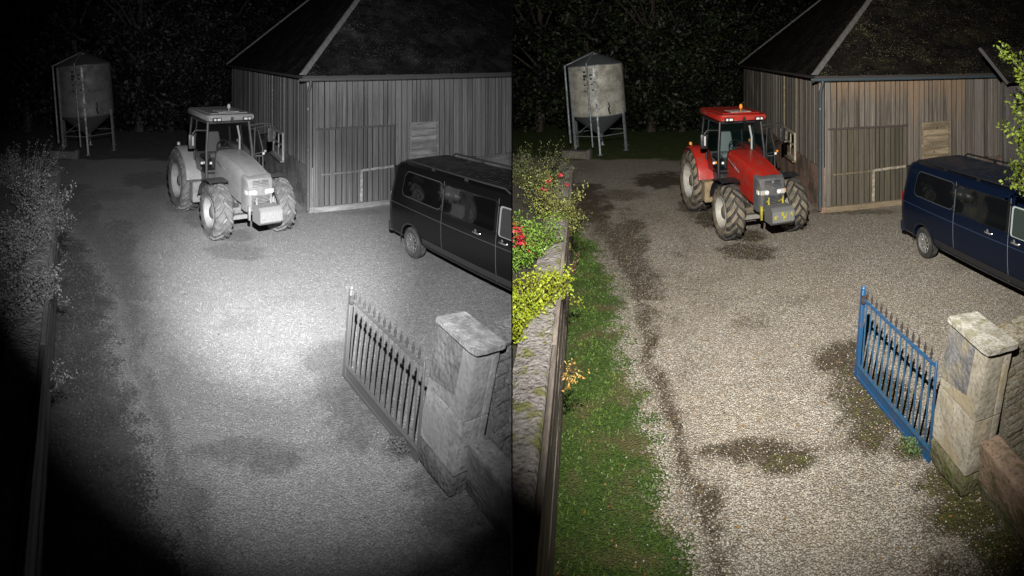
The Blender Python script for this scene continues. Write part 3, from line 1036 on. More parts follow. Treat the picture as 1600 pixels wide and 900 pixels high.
    b = MB(); b.box((-0.012, (y0 + y1) / 2, (z0 + z1) / 2), (0.04, 0.05, z1 - z0 - .08)); b.box((-0.014, (y0 + y1) / 2, (z0 + z1) / 2), (0.04, y1 - y0 - .09, 0.04))
    b.build('glazing_bar', wm, fo)
    for i in (0, 1):
        for k in (0, 1):
            MB().box((0.0, y0 + 0.43 + i * 0.80, z0 + 0.23 + k * 0.43), (0.006, 0.74, 0.38)).build('pane', glass('window_glass', (0.01, 0.012, 0.012), 0.15, 0.06), fo)
    MB().box((-0.07, (y0 + y1) / 2, z0 - 0.075), (0.2, y1 - y0 + 0.2, 0.06), bevel=0.01).build('sill', pale, fo)
    # eaves, gutter, downpipe
    ov = 0.28
    zinc = paint('blue_grey_zinc', (0.10, 0.15, 0.19), 1.3, 0.45, 0.5, dirt=(0.07, 0.07, 0.06), dscale=3)
    g = MB()
    g.lathe([(0.075, -ov - .1), (0.075, LF)], (0, -ov - 0.07, EZ - 0.08), 'X', 10, PI, 2 * PI)
    g.lathe([(0.062, -ov - .1), (0.062, LF)], (0, -ov - 0.07, EZ - 0.08), 'X', 10, PI, 2 * PI)
    g.tube([(-ov - .1, -ov - 0.15, EZ - 0.08), (LF, -ov - 0.15, EZ - 0.08)], 0.012, 6)
    g.build('gutter', zinc, t, 40)
    dp = MB()
    dp.tube([(-0.05, -ov - 0.06, EZ - 0.13), (-0.05, -ov - 0.06, EZ - 0.22), (-0.06, -0.11, EZ - 0.50), (-0.06, -0.10, 0.1)], 0.045, 10)
    for z in (0.6, 1.9, 3.1): dp.tube([(-0.06, -0.10, z - .03), (-0.06, -0.10, z + .03)], 0.056, 10)
    dp.build('downpipe', zinc, t, 50)
    fz = MB()
    fz.box((LF / 2 - 0.1, -ov + 0.02, EZ - 0.04), (LF + 0.3, 0.03, 0.11))
    fz.box((-ov + 0.02, LS / 2, EZ - 0.035), (0.03, LS + 0.5, 0.09))
    fz.build('fascia', paint('fascia_board', (0.035, 0.03, 0.026), 1.4, 0.85), t)
    sf = MB()
    sf.box((LF / 2, -ov / 2 + 0.02, EZ - 0.005), (LF + 0.2, ov - .02, 0.02)); sf.box((-ov / 2 + 0.02, LS / 2, EZ - 0.008), (ov - .02, LS + 0.3, 0.02))
    sf.build('soffit', paint('fascia_board', (0.10, 0.085, 0.07), 1.4, 0.85), t)
    # rafter ends under the front eave
    for i in range(24):
        MB().box((0, 0, 0), (0.06, ov - 0.06, 0.09)).build('rafter_end', warm, t, local=Matrix.Translation((0.25 + i * 0.4, -ov / 2 + 0.03, EZ - 0.065)))
    # roof: two planes seen, two behind
    tp = 0.90
    e = ov
    A0 = Vector((-e, -e, EZ)); 
    half = (LS + 2 * e) / 2
    k = half
    top = EZ + half * tp
    B0 = Vector((LF, -e, EZ)); C0 = Vector((-e, LS + e, EZ)); D0 = Vector((LF, LS + e, EZ))
    Rg0 = Vector((-e + half, -e + half, top)); Rg1 = Vector((LF, -e + half, top))
    m = MB()
    m._new([A0, B0, C0, D0, Rg0, Rg1], [(0, 1, 5, 4), (2, 0, 4), (3, 2, 4, 5)])
    m._new([v - Vector((0, 0, .03)) for v in (A0, B0, C0, D0)], [(0, 1, 3, 2)])
    def tilef(tn):
        gn = tn.n('ShaderNodeNewGeometry')
        a = tn.mix(gn.outputs['Random Per Island'], tone((0.004, 0.0038, 0.0035), 2.0), tone((0.013, 0.011, 0.010), 1.45))
        n = tn.noise(22, 4)
        a = tn.mix(tn.rng(tn.noise(1.2, 4), 0.5, 0.7, 0.0, 0.6), a, tone((0.026, 0.026, 0.013), 1.2))
        a = tn.mix(tn.rng(tn.math('ADD', n, tn.math('MULTIPLY', tn.noise(1.1, 3), 0.25)), 0.74, 0.82, 0.0, 0.8), a, tone((0.30, 0.27, 0.16), 0.8))
        tn.base(a); tn.b.inputs['Roughness'].default_value = 0.95; tn.b.inputs['Specular IOR Level'].default_value = 0.06
        tn.bump(n, 0.01)
    tm = getmat('old_tile', tilef)
    roof = m.build('roof', tm, t)
    s = math.hypot(1, tp)
    Vf = Vector((0, 1, tp)) / s; Vs = Vector((1, 0, tp)) / s
    tl = MB()
    roof_tiles(tl, A0, Vector((1, 0, 0)), Vf, (11.5, 9.0), lambda u, v: u > v / s + 0.02 and u < 11.5, seed=2)
    tl.build('front_tiles', tm, roof, kind='stuff')
    tl = MB()
    roof_tiles(tl, A0, Vector((0, 1, 0)), Vs, (LS + 2 * e, 9.0), lambda u, v: v / s + 0.02 < u < LS + 2 * e - v / s - 0.02, seed=3)
    tl.build('side_tiles', tm, roof, kind='stuff')
    # hip caps, one by one
    capm = paint('hip_cap_tile', (0.17, 0.17, 0.17), 1.5, 0.7, 0.1, dirt=(0.08, 0.075, 0.06), dscale=5)
    hd = (Rg0 - A0).normalized()
    L = (Rg0 - A0).length
    q = hd.to_track_quat('X', 'Z').to_matrix().to_4x4()
    me = MB()
    me.prism([(0, -0.12, 0.0), (0, -0.06, 0.055), (0, 0, 0.075), (0, 0.06, 0.055), (0, 0.12, 0.0)], (0.43, 0, 0))
    mesh_cap = me.mesh('hip_cap', capm)
    nn = int(L / 0.40)
    for i in range(nn):
        link('hip_cap', mesh_cap, roof, local=Matrix.Translation(A0 + hd * (i * 0.40) + Vector((0, 0, 0.035 + 0.006 * (i % 2)))) @ q)
    hd2 = (Rg0 - C0).normalized()
    m = MB(); m.tube([C0 + Vector((0, 0, .04)), Rg0 + Vector((0, 0, .04))], 0.07, 6)
    m.build('far_hip_cap', capm, roof)

def build_outbuilding():
    """tiled corner of a lower building at the far right, colour yard only"""
    a0 = (1530 - 1200) / F
    r = 15.3
    z0 = H + 10 * r / F; z1 = H - 46 * r / F
    A = Vector((r * math.sin(a0), r * math.cos(a0), z0))
    a1 = (1577 - 1200) / F
    B = Vector((r * math.sin(a1), r * math.cos(a1) + 0.1, z1))
    t = thing('tiled_outbuilding', 'dark outbuilding with pale-flecked tiles behind the leafy tree at top right', 'outbuilding', (A.x, A.y, 0), 0)
    o = Vector((A.x, A.y, 0))
    tile = MATS[('old_tile', Y)]
    m = MB()
    D = Vector((4.5, 0.9, 0.15))
    p = [A - o, B - o, B - o + D, A - o + D]
    m.prism(p, (0.0, 0.12, 0.03))
    rf = m.build('roof', tile, t)
    U = D.normalized(); V = ((A - B)).normalized()
    tl = MB()
    roof_tiles(tl, B - o, U, V, (4.5, (A - B).length), lambda u, v: 0 < u < 4.4, 0.2, 0.17, seed=5)
    tl.build('tiles', tile, rf, kind='stuff')
    MB().tube([A - o, B - o], 0.05, 6).build('verge_board', paint('grey_verge', (0.07, 0.07, 0.07), 1, 0.8), rf)
    m = MB()
    m.prism([(1.0, 0.45, 0), (5.0, 1.35, 0), (5.0, 1.35, z1), (1.0, 0.45, z1)], (0, 0.2, 0))
    m.build('wall', wood('outbuilding_board', (0.15, 0.14, 0.13), (0.08, 0.07, 0.065), 1.4), t)

# ------------------------------------------------------------------ feed silo and its kerb block
def build_silo():
    p = P(936, 236)
    t = thing('feed_silo', ('grey conical feed silo on metal legs at the back of the yard', 'dim grey feed silo on metal legs at upper left'), 'silo', (p.x, p.y + 0.4, 0), 0.15, lean=-4.5)
    rad = 1.36
    z1, z2, z3 = 1.78, 4.20, 4.78
    body = paint('cream_panel', (0.55, 0.54, 0.48), 0.35, 0.55, 0.1, dirt=(0.17, 0.16, 0.13), dirt_amt=0.55, dscale=2.2)
    lead = paint('grey_sheet', (0.16, 0.18, 0.20), 0.8, 0.5, 0.3, dirt=(0.09, 0.09, 0.09), dscale=2)
    steel = paint('galvanised_leg', (0.30, 0.34, 0.37), 0.9, 0.45, 0.5, dirt=(0.1, 0.1, 0.1), dscale=6)
    m = MB(); m.lathe([(rad, z1), (rad, 2.95), (rad + 0.02, 2.96), (rad + 0.02, 3.0), (rad, 3.01), (rad, z2)], n=40)
    drum = m.build('drum', body, t, 40)
    m = MB(); m.lathe([(rad + 0.015, z2 - 0.02), (rad + 0.015, z2 + 0.02), (rad * 0.55, z2 + 0.34), (0.2, z3 - 0.06), (0.2, z3), (0.02, z3 + .02)], n=40)
    m.build('lid', lead, t, 40)
    m = MB(); m.lathe([(rad + 0.012, z1 + 0.03), (rad + 0.012, z1 - 0.01), (0.16, 0.80), (0.13, 0.58), (0.10, 0.5)], n=40)
    m.build('hopper', lead, t, 40)
    for k in range(6):
        a = -PI / 2 + 0.12 + k * PI / 3
        x, y = math.cos(a), math.sin(a)
        up = z2 - 0.05 if k in (0, 5) else 2.0
        m = MB(); m.box((x * (rad + 0.05), y * (rad + 0.05), up / 2), (0.10, 0.08, up), rot=a)
        m.box((x * (rad + 0.05), y * (rad + 0.05), 0.015), (0.2, 0.2, 0.03), rot=a)
        m.build('leg', steel, t)
    m = MB()
    for k in range(6):
        a, b = -PI / 2 + 0.12 + k * PI / 3, -PI / 2 + 0.12 + (k + 1) * PI / 3
        m.tube([(math.cos(a) * rad, math.sin(a) * rad, 0.85), (math.cos(b) * rad, math.sin(b) * rad, 0.85)], 0.022, 6)
        if k % 2: m.tube([(math.cos(a) * rad, math.sin(a) * rad, 0.88), (math.cos(b) * rad, math.sin(b) * rad, 1.75)], 0.018, 6)
    m.build('brace_ring', steel, t)
    # filling pipes running down the drum
    a = -PI / 2 - 0.10
    m = MB(); m.tube([(0, -0.1, z3 + 0.05), (math.cos(a) * (rad + .13), math.sin(a) * (rad + .13), z2 + 0.12), (math.cos(a) * (rad + .13), math.sin(a) * (rad + .13), 0.4)], 0.05, 8)
    m.build('fill_pipe', steel, t, 50)
    a = -PI / 2 - 1.15
    m = MB(); m.tube([(0, -0.05, z3 + 0.05), (math.cos(a) * (rad + .16), math.sin(a) * (rad + .16), z2 + 0.06), (math.cos(a) * (rad + .16), math.sin(a) * (rad + .16), 0.5)], 0.06, 8)
    m.build('vent_pipe', steel, t, 50)
    # black plates beside the pipe and the dark run of dirt
    ink = paint('black_plate', (0.02, 0.02, 0.02), 0.8, 0.6)
    m = MB()
    for (da, z, w, h) in ((-0.13, 3.92, .1, .1), (-0.12, 3.72, .16, .13), (-0.14, 3.58, .1, .1), (-0.13, 3.30, .1, .05), (-0.13, 3.02, .1, .06), (0.10, 3.76, .14, .08), (0.10, 3.58, .12, .08), (0.11, 3.32, .1, .05), (0.14, 3.05, .08, .08)):
        aa = -PI / 2 - 0.10 + da
        m = MB(); m.box((math.cos(aa) * (rad + .012), math.sin(aa) * (rad + .012), z), (0.02, w, h), rot=aa)
        m.build('marking_plate', ink, drum)
    m = MB()
    for i in range(5):
        aa = -PI / 2 + 0.55 + 0.02 * math.sin(i * 2)
        m.box((math.cos(aa) * (rad + .004), math.sin(aa) * (rad + .004), 2.35 - i * 0.11), (0.012, 0.05 + 0.03 * (i > 1), 0.12), rot=aa)
    m.build('dirt_streak', ink, drum)
    q = P(905, 247)
    b = thing('concrete_block', ('low dirty concrete block on the gravel in front of the silo legs', 'low grey concrete block before the silo legs'), 'block', (q.x - 0.1, q.y, 0), 0.08)
    m = MB(); m.box((0, 0, 0.17), (1.35, 0.5, 0.34), bevel=0.03, seg=2); m.box((0.58, -0.02, 0.21), (0.16, 0.56, 0.42), bevel=0.02)
    m.build('slab', stone('dirty_concrete', (0.20, 0.18, 0.16), (0.12, 0.11, 0.10), 0.8, scale=4), b, 40)

# ------------------------------------------------------------------ gateway
D1 = Vector((0.28, -0.96, 0)); D2 = Vector((0.96, 0.28, 0))

def rough_block(d, bev=0.012, seed=0, amp=0.006, n=4):
    m = MB()
    m.box((0, 0, 0), d)
    bmesh.ops.subdivide_edges(m.bm, edges=m.bm.edges[:], cuts=n, use_grid_fill=True)
    for v in m.bm.verts:
        k = Vector((v.co.x, v.co.y, v.co.z))
        # pull edges in a little for worn arrises
        f = [abs(abs(k[i]) - d[i] / 2) < 1e-5 for i in range(3)]
        if sum(f) >= 2:
            for i in range(3):
                if f[i]: v.co[i] -= math.copysign(bev * (0.6 + 0.8 * abs(noise.noise(k * 9 + Vector((seed, 0, 0))))), k[i])
        nv = noise.noise_vector(k * 7 + Vector((seed * 3.7, seed, 1)))
        v.co += nv * amp + noise.noise_vector(k * 22 + Vector((seed, 5, seed))) * amp * 0.4
    return m

def build_pillar():
    # local X along the short face (to the right), local Y along the long face (away)
    top_c = Vector((2.375, 5.70, 0))
    base = top_c + Vector((-0.30, 0.03, 0))
    rz = math.atan2(D2.y, D2.x)
    t = thing('gate_pillar', ('pale stone gate pillar with slab cap and lichen beside the blue gate', 'grey stone gate pillar with slab cap beside the grey gate'), 'pillar', tuple(base), rz, lean=10.8)
    m1 = stone('limestone', (0.44, 0.41, 0.34), (0.27, 0.245, 0.19), 1.0, ochre=(0.30, 0.25, 0.16), scale=5, b=0.010)
    m2 = stone('mossy_stone', (0.17, 0.16, 0.10), (0.10, 0.095, 0.05), 1.1, moss=(0.07, 0.09, 0.02), scale=6, b=0.03)
    m3 = stone('cap_stone', (0.50, 0.48, 0.43), (0.24, 0.23, 0.19), 1.0, moss=(0.20, 0.19, 0.12), scale=9, b=0.012)
    w, l = 0.37, 0.68
    rough_block((w + 0.02, l + 0.02, 0.26), 0.03, 1, 0.012).build('foundation_stone', m2, t, 50, local=Matrix.Translation((0, 0, 0.11)))
    zc = 0.24
    for i, (h, sp) in enumerate(((0.58, 0.0), (0.72, 0.0))):
        # each course: one large face stone towards the gate, a narrower one behind
        for j, (x0, x1, y0, y1) in enumerate(((-w / 2, 0.5 * w / 2 - .02, -l / 2, l / 2), (0.5 * w / 2 - .015, w / 2, -l / 2 + 0.001, l / 2))):
            rough_block((x1 - x0, y1 - y0, h - 0.006), 0.006, i * 2 + j, 0.004, 5).build('ashlar_block', m1, t, 50, local=Matrix.Translation(((x0 + x1) / 2, (y0 + y1) / 2, zc + h / 2)))
        zc += h
    # old grey render left on the upper face towards the drive
    g = MB()
    rows = []
    for i in range(15):
        u = i / 14
        rows.append([Vector((-w / 2 - 0.010 - 0.003 * noise.noise(Vector((u * 9, v * 1.3, 3))), -l / 2 + 0.20 + u * (l - 0.21) + 0.012 * noise.noise(Vector((u * 3, v * 2, 0))), zc - 0.54 + 0.015 * noise.noise(Vector((u * 12, 1, 0))) + v / 8 * 0.52 - (0.07 * u if v == 0 else 0))) for v in range(9)])
    g.grid(rows)
    ob = g.mesh('grey_render', stone('grey_render', (0.22, 0.22, 0.22), (0.12, 0.12, 0.122), 1.1, ochre=(0.25, 0.215, 0.14), scale=6), 60)
    o = link('grey_render', ob, t)
    rough_block((0.45, 0.76, 0.07), 0.012, 9, 0.006, 7).build('cap', m3, t, 50, local=Matrix.Translation((0, 0, zc + 0.045)))
    return base

def build_gate():
    a = P(1338, 586, 0.04); b = P(1452, 717, 0.04)
    L = (b - a).length
    d = (b - a).normalized()
    rz = math.atan2(d.y, d.x)
    t = thing('iron_gate', ('open blue iron gate with spiked bars beside the stone pillar', 'open grey iron gate with spiked bars beside the stone pillar'), 'gate', tuple(a), rz, lean=4.5)
    blue = paint('blue_gate_paint', (0.014, 0.078, 0.19), 1.6, 0.42, 0.1, dirt=(0.10, 0.055, 0.03), dirt_amt=0.35, dscale=11, bump=0.002)
    blue2 = paint('worn_gate_paint', (0.022, 0.085, 0.17), 1.6, 0.5, 0.1, dirt=(0.11, 0.07, 0.05), dirt_amt=0.35, dscale=18)
    dark = paint('rusty_black_iron', (0.03, 0.03, 0.032), 1.5, 0.6, 0.3, dirt=(0.10, 0.05, 0.03), dscale=14)
    zb, zt = 0.20, 1.16
    MB().box((0, 0, 0), (L - 0.02, 0.012, 0.15), bevel=0.003).build('kick_panel', blue, t, local=Matrix.Translation((L / 2 + 0.02, 0, 0.11)))
    MB().box((0, 0, 0), (L, 0.045, 0.035), bevel=0.004).build('bottom_rail', blue2, t, local=Matrix.Translation((L / 2, 0, zb)))
    MB().box((0, 0, 0), (L, 0.045, 0.045), bevel=0.004).build('bottom_rail', blue, t, local=Matrix.Translation((L / 2, 0, 0.045)))
    for z in (zt,):
        MB().box((0, 0, 0), (L, 0.035, 0.03), bevel=0.004).build('top_rail', blue, t, local=Matrix.Translation((L / 2, 0, z)))
    m = MB(); m.box((0, 0, 0.66), (0.075, 0.06, 1.26), bevel=0.006); m.lathe([(0.0, 1.35), (0.02, 1.34), (0.034, 1.31), (0.02, 1.285), (0.02, 1.27)], n=10)
    m.build('hanging_post', blue, t, 40, local=Matrix.Translation((0.01, 0, 0)))
    m = MB(); m.box((0, 0, 0.62), (0.03, 0.03, 1.2), bevel=0.005)
    m.build('hinge_post', blue, t, 40, local=Matrix.Translation((L - 0.01, 0, 0)))
    br = MB(); n = 13
    br.tube([(0, 0, zb), (0, 0, zt + 0.06)], 0.0135, 6)
    bar = br.mesh('bar', blue2, 40)
    fm = MB(); fm.lathe([(0.010, 0), (0.018, 0.02), (0.010, 0.035), (0.021, 0.06), (0.011, 0.10), (0.002, 0.15)], n=8)
    fin = fm.mesh('spike', dark, 60)
    for i in range(n):
        x = 0.075 + (L - 0.13) * (i + 0.5) / n
        o = link('bar', bar, t, local=Matrix.Translation((x, 0, 0)))
        link('spike', fin, o, local=Matrix.Translation((0, 0, zt + 0.03)))
    # latch plate
    MB().box((0, 0, 0), (0.05, 0.08, 0.12), bevel=0.004).build('latch', dark, t, local=Matrix.Translation((0.05, 0, 1.16)))

def build_rubble_wall():
    # runs from the pillar away to the right; stones are separate parts
    o = Vector((2.36, 5.98, 0)) + D2 * 0.19 - D1 * 0.0
    rz = math.atan2(D2.y, D2.x)
    o = Vector((2.375, 5.70, 0)) + D2 * 0.10 + D1 * 0.15
    t = thing('rubble_wall', ('rough stone wall joining the pillar at the right edge', 'rough grey stone wall joining the pillar near the middle divide'), 'stone wall', tuple(o), rz)
    mt = stone('rubble_stone', (0.52, 0.48, 0.40), (0.30, 0.275, 0.22), 1.0, moss=(0.12, 0.12, 0.04), ochre=(0.25, 0.19, 0.09), scale=9, b=0.035)
    core = MB().box((1.5, 0.05, 0.70), (3.0, 0.34, 1.38)).build('mortar_core', paint('lime_mortar', (0.17, 0.15, 0.12), 1.1, 0.95, bump=0.02), t)
    z = 0.02
    row = 0
    variants = [rough_block((1, 1, 1), 0.07, s, 0.05, 3).mesh('stone', mt) for s in range(5)]
    while z < 1.36:
        h = rng.choice([0.085, 0.11, 0.13, 0.16])
        h = min(h, 1.40 - z)
        x = 0.0
        while x < 2.95:
            l = rng.uniform(0.14, 0.36)
            mm = Matrix.Translation((x + l / 2, -0.115 + rng.uniform(-0.015, 0.015), z + h / 2)) @ Matrix.Rotation(rng.uniform(-0.03, 0.03), 4, 'Y') @ Matrix.Diagonal((l - 0.004, 0.10, h - 0.003, 1))
            if x < 1.4 or Y == 'colour': link('stone', rng.choice(variants), t, local=mm)
            x += l
        z += h; row += 1
    x = -0.0
    while x < 2.95:
        l = rng.uniform(0.28, 0.5)
        mm = Matrix.Translation((x + l / 2, 0.04, 1.42 + rng.uniform(-.005, .01))) @ Matrix.Diagonal((l - 0.01, 0.44, 0.08, 1))
        link('coping_stone', rng.choice(variants), t, local=mm)
        x += l

def build_block():
    a = Vector((2.20, 5.36, 0)); d = Vector((0.17, -0.98, 0)).normalized()
    t = thing('stone_block', ('long reddish brown stone block lying at the pillar foot, lower right', 'long dark stone block lying at the pillar foot near the divide'), 'stone block', tuple(a), math.atan2(d.y, d.x))
    mt = stone('brown_sandstone', (0.33, 0.24, 0.17), (0.21, 0.155, 0.115), 1.0, moss=(0.10, 0.09, 0.04), scale=6, b=0.015)
    rough_block((2.0, 0.26, 0.42), 0.012, 4, 0.007, 9).build('sandstone_body', mt, t, 50, local=Matrix.Translation((1.0, 0.13, 0.31)) @ Matrix.Rotation(R(1.5), 4, 'Y'))
    rough_block((2.1, 0.30, 0.14), 0.02, 6, 0.015, 9).build('mossy_footing', stone('mossy_stone', (0.17, 0.16, 0.10), (0.10, 0.095, 0.05), 1.1, moss=(0.07, 0.09, 0.02), scale=6, b=0.03), t, 50, local=Matrix.Translation((1.0, 0.15, 0.05)))

# ------------------------------------------------------------------ wheels
def tyre_mesh(m, Rr, w, rim, lugs=True, n=44):
    s = 0.055 if lugs else 0.0
    prof = [(rim - .02, -w * 0.36), (rim + .02, -w * 0.43), ((Rr + rim) / 2, -w * 0.5), (Rr - s - 0.05, -w * 0.46), (Rr - s, -w * 0.36), (Rr - s + .01, 0),
            (Rr - s, w * 0.36), (Rr - s - 0.05, w * 0.46), ((Rr + rim) / 2, w * 0.5), (rim + .02, w * 0.43), (rim - .02, w * 0.36)]
    m.lathe(prof, axis='Y', n=n)
    return m

def lug_mesh(m, Rr, w, count=19, sgn=1):
    for side in (-1, 1):
        for i in range(count):
            th0 = 2 * PI * (i + (0.5 if side > 0 else 0)) / count
            st = []
            for f, drop in ((-0.04, 0.0), (0.22, 0.0), (0.38, 0.012), (0.485, 0.07)):
                y = side * w * f
                th = th0 + sgn * (f + .04) * w * 1.25 / Rr
                hw = 0.047 / Rr * (1.0 if f < 0.3 else 1.25)
                ro = Rr - drop
                ri = Rr - 0.075 - drop * 0.9
                st.append([Vector((math.cos(th - hw) * ri, y, math.sin(th - hw) * ri)), Vector((math.cos(th - hw * .75) * ro, y, math.sin(th - hw * .75) * ro)),
                           Vector((math.cos(th + hw * .75) * ro, y, math.sin(th + hw * .75) * ro)), Vector((math.cos(th + hw) * ri, y, math.sin(th + hw) * ri))])
            vv = m.grid(st)
            for e in (vv[0], vv[-1]):
                try: m.bm.faces.new(e)
                except ValueError: pass

def tractor_wheel(t, name, c, Rr, w, rim, side):
    rub = paint('tractor_rubber', (0.07, 0.063, 0.052), 0.9, 0.8, dirt=(0.22, 0.185, 0.13), dirt_amt=0.7, dscale=5)
    rub2 = paint('lug_rubber', (0.028, 0.028, 0.029), 4.0, 0.6, dirt=(0.15, 0.125, 0.09), dirt_amt=0.3, dscale=8)
    cream = paint('cream_rim', (0.40, 0.395, 0.37), 1.0, 0.5, 0.0, dirt=(0.26, 0.22, 0.15), dirt_amt=0.5, dscale=5)
    loc = Matrix.Translation(c)
    m = MB(); tyre_mesh(m, Rr, w, rim)
    wh = m.build(name, rub, t, 45, local=loc)
    m = MB(); lug_mesh(m, Rr, w, 18 if Rr > 0.8 else 16, -1)
    m.build('tread', rub2, wh, kind='stuff')
    s = side
    m = MB()
    pr = [(rim, s * w * 0.40), (rim - .015, s * w * 0.43), (rim - 0.05, s * w * 0.36), (rim - 0.07, s * w * 0.12), (rim * 0.55, s * w * 0.02), (rim * 0.3, s * w * 0.10), (0.02, s * w * 0.12)]
    m.lathe(pr, axis='Y', n=36)
    m.lathe([(rim, -s * w * 0.40), (rim - 0.05, -s * w * 0.3), (rim - 0.07, s * w * 0.12)], axis='Y', n=36)
    m.build('rim', cream, wh, 40)
    m = MB()
    m.lathe([(0.15, s * w * 0.10), (0.15, s * w * 0.26), (0.11, s * w * 0.32), (0.0, s * w * 0.33)], axis='Y', n=16)
    for k in range(8):
        a = k * PI / 4
        m.lathe([(0.018, s * w * 0.08), (0.018, s * w * 0.17), (0.0, s * w * 0.17)], (math.cos(a) * rim * 0.48, 0, math.sin(a) * rim * 0.48), 'Y', 6)
    m.build('hub', paint('hub_grey', (0.14, 0.13, 0.12), 1.3, 0.6, 0.2, dirt=(0.2, 0.16, 0.1), dscale=9), wh, 40)

# ------------------------------------------------------------------ tractor
def build_tractor():
    u = Vector((0.415, -0.91, 0)).normalized()
    org = Vector((-0.25, 14.12, 0))
    t = thing('farm_tractor', ('red farm tractor with open cab door and grey front weight on the gravel', 'pale grey farm tractor with open cab door and front weight'), 'tractor', tuple(org), math.atan2(u.y, u.x))
    red = paint('red_paint', (0.40, 0.018, 0.011), 2.1, 0.40, 0.0, dirt=(0.17, 0.05, 0.032), dirt_amt=0.4, dscale=4.5, coat=0.2)
    blk = paint('black_plastic', (0.018, 0.019, 0.022), 2.0, 0.42, dirt=(0.09, 0.08, 0.06), dirt_amt=0.25)
    gr = paint('grille_grey', (0.075, 0.08, 0.09), 2.4, 0.5, dirt=(0.13, 0.11, 0.08), dirt_amt=0.4)
    mech = paint('greasy_cast_iron', (0.07, 0.063, 0.055), 1.8, 0.65, 0.2, dirt=(0.19, 0.15, 0.10), dirt_amt=0.6, dscale=9)
    lamp = paint('lamp_lens', (0.80, 0.80, 0.76), 1.1, 0.12)
    amber = paint('amber_lens', (0.75, 0.26, 0.02), 1.1, 0.2)
    tan = paint('muddy_step', (0.30, 0.23, 0.14), 1.2, 0.85, dirt=(0.16, 0.12, 0.07), dirt_amt=0.6, dscale=8)
    # wheels
    tractor_wheel(t, 'wheel', (0, -0.84, 0.69), 0.70, 0.50, 0.40, -1)
    tractor_wheel(t, 'wheel', (0, 0.91, 0.69), 0.70, 0.50, 0.40, 1)
    tractor_wheel(t, 'wheel', (-2.75, -0.87, 0.90), 0.92, 0.60, 0.52, -1)
    tractor_wheel(t, 'wheel', (-2.75, 0.92, 0.90), 0.92, 0.60, 0.52, 1)
    # chassis, axle, engine
    m = MB()
    m.box((-1.5, 0, 0.85), (3.2, 0.46, 0.42), bevel=0.04)
    m.box((-2.8, 0, 0.95), (0.8, 0.7, 0.6), bevel=0.06)
    m.lathe([(0.14, -0.8), (0.14, 0.8)], (-2.75, 0, 0.9), 'Y', 12)
    m.box((-0.75, 0, 1.15), (1.1, 0.5, 0.3), bevel=0.02)
    for k in range(9):
        m.box((-1.15 + k * 0.13, -0.27, 1.0 + 0.1 * math.sin(k * 2.1)), (0.09, 0.07, 0.18), bevel=0.01)
        m.tube([(-1.1 + k * 0.12, -0.28, 1.25), (-1.0 + k * 0.12, -0.33, 1.05), (-0.95 + k * 0.1, -0.26, 0.8)], 0.014, 5)
    m.box((0.35, 0, 0.86), (0.8, 0.36, 0.3), bevel=0.03)
    m.build('chassis', mech, t, 40)
    m = MB()
    m.box((0.0, 0, 0.66), (0.2, 1.35, 0.17), bevel=0.04)
    for s in (-1, 1):
        m.box((0, s * 0.62, 0.69), (0.26, 0.16, 0.34), bevel=0.04)
        m.tube([(-0.14, s * 0.15, 0.62), (-0.14, s * 0.6, 0.66)], 0.03, 8)
    m.build('front_axle', mech, t, 40)
    m = MB(); m.box((0.25, -0.42, 0.56), (0.10, 0.78, 0.11), bevel=0.01)
    m.build('cross_beam', paint('steel_beam', (0.30, 0.30, 0.28), 1.2, 0.5, 0.3, dirt=(0.16, 0.13, 0.09), dirt_amt=0.5), t)
    # bonnet, lofted
    st = []
    for x, zt, zb, hw in ((-1.30, 2.02, 1.12, 0.41), (-1.1, 2.02, 1.12, 0.425), (-0.6, 1.97, 1.12, 0.42), (-0.1, 1.90, 1.06, 0.405), (0.3, 1.82, 1.0, 0.39), (0.60, 1.745, 0.98, 0.37), (0.76, 1.70, 1.15, 0.35)):
        ring = []
        for f, z in ((1.0, zb), (1.03, zb + (zt - zb) * 0.4), (1.0, zb + (zt - zb) * 0.72), (0.93, zt - 0.08), (0.82, zt - 0.025), (0.5, zt), (0.0, zt + 0.012)):
            ring.append((f * hw, z))
        full = [(-a, z) for a, z in ring] + [(a, z) for a, z in reversed(ring[:-1])]
        if x > 0.5: pass
        st.append([Vector((x, a, z)) for a, z in full])
    m = MB(); vv = m.grid(st)
    for e in (vv[0],):
        m.bm.faces.new(e)
    m.build('bonnet', red, t, 35)
    # raised lip of the bonnet over the nose and its crease
    m = MB(); m.tube([(-1.28, -0.30, 2.015), (-0.6, -0.29, 1.972), (0.0, -0.27, 1.895), (0.62, -0.25, 1.75)], 0.012, 6); m.tube([(-1.28, 0.30, 2.015), (-0.6, 0.29, 1.972), (0.0, 0.27, 1.895), (0.62, 0.25, 1.75)], 0.012, 6)
    m.build('bonnet_crease', red, t, 60)
    # nose grille
    st = []
    for x, zt, zb, hw in ((0.56, 1.705, 0.86, 0.385), (0.74, 1.69, 0.84, 0.375), (0.84, 1.63, 0.84, 0.34), (0.885, 1.45, 0.86, 0.31)):
        ring = [(-hw, zb), (-hw, zb + .3), (-hw, zt - .06), (-hw * 0.9, zt), (0, zt + .005), (hw * 0.9, zt), (hw, zt - .06), (hw, zb + .3), (hw, zb)]
        st.append([Vector((x, a, z)) for a, z in ring])
    m = MB(); vv = m.grid(st); m.bm.faces.new(vv[-1])
    nose = m.build('nose_grille', gr, t, 30)
    m = MB()
    for k in range(9):
        z = 0.93 + k * 0.035
        m.box((0.889, 0, z), (0.02, 0.50, 0.013))
    for k in range(5):
        m.box((0.875, 0, 1.44 + k * 0.035), (0.03, 0.46 - k * 0.01, 0.008))
    m.build('grille_slats', blk, nose, kind='stuff')
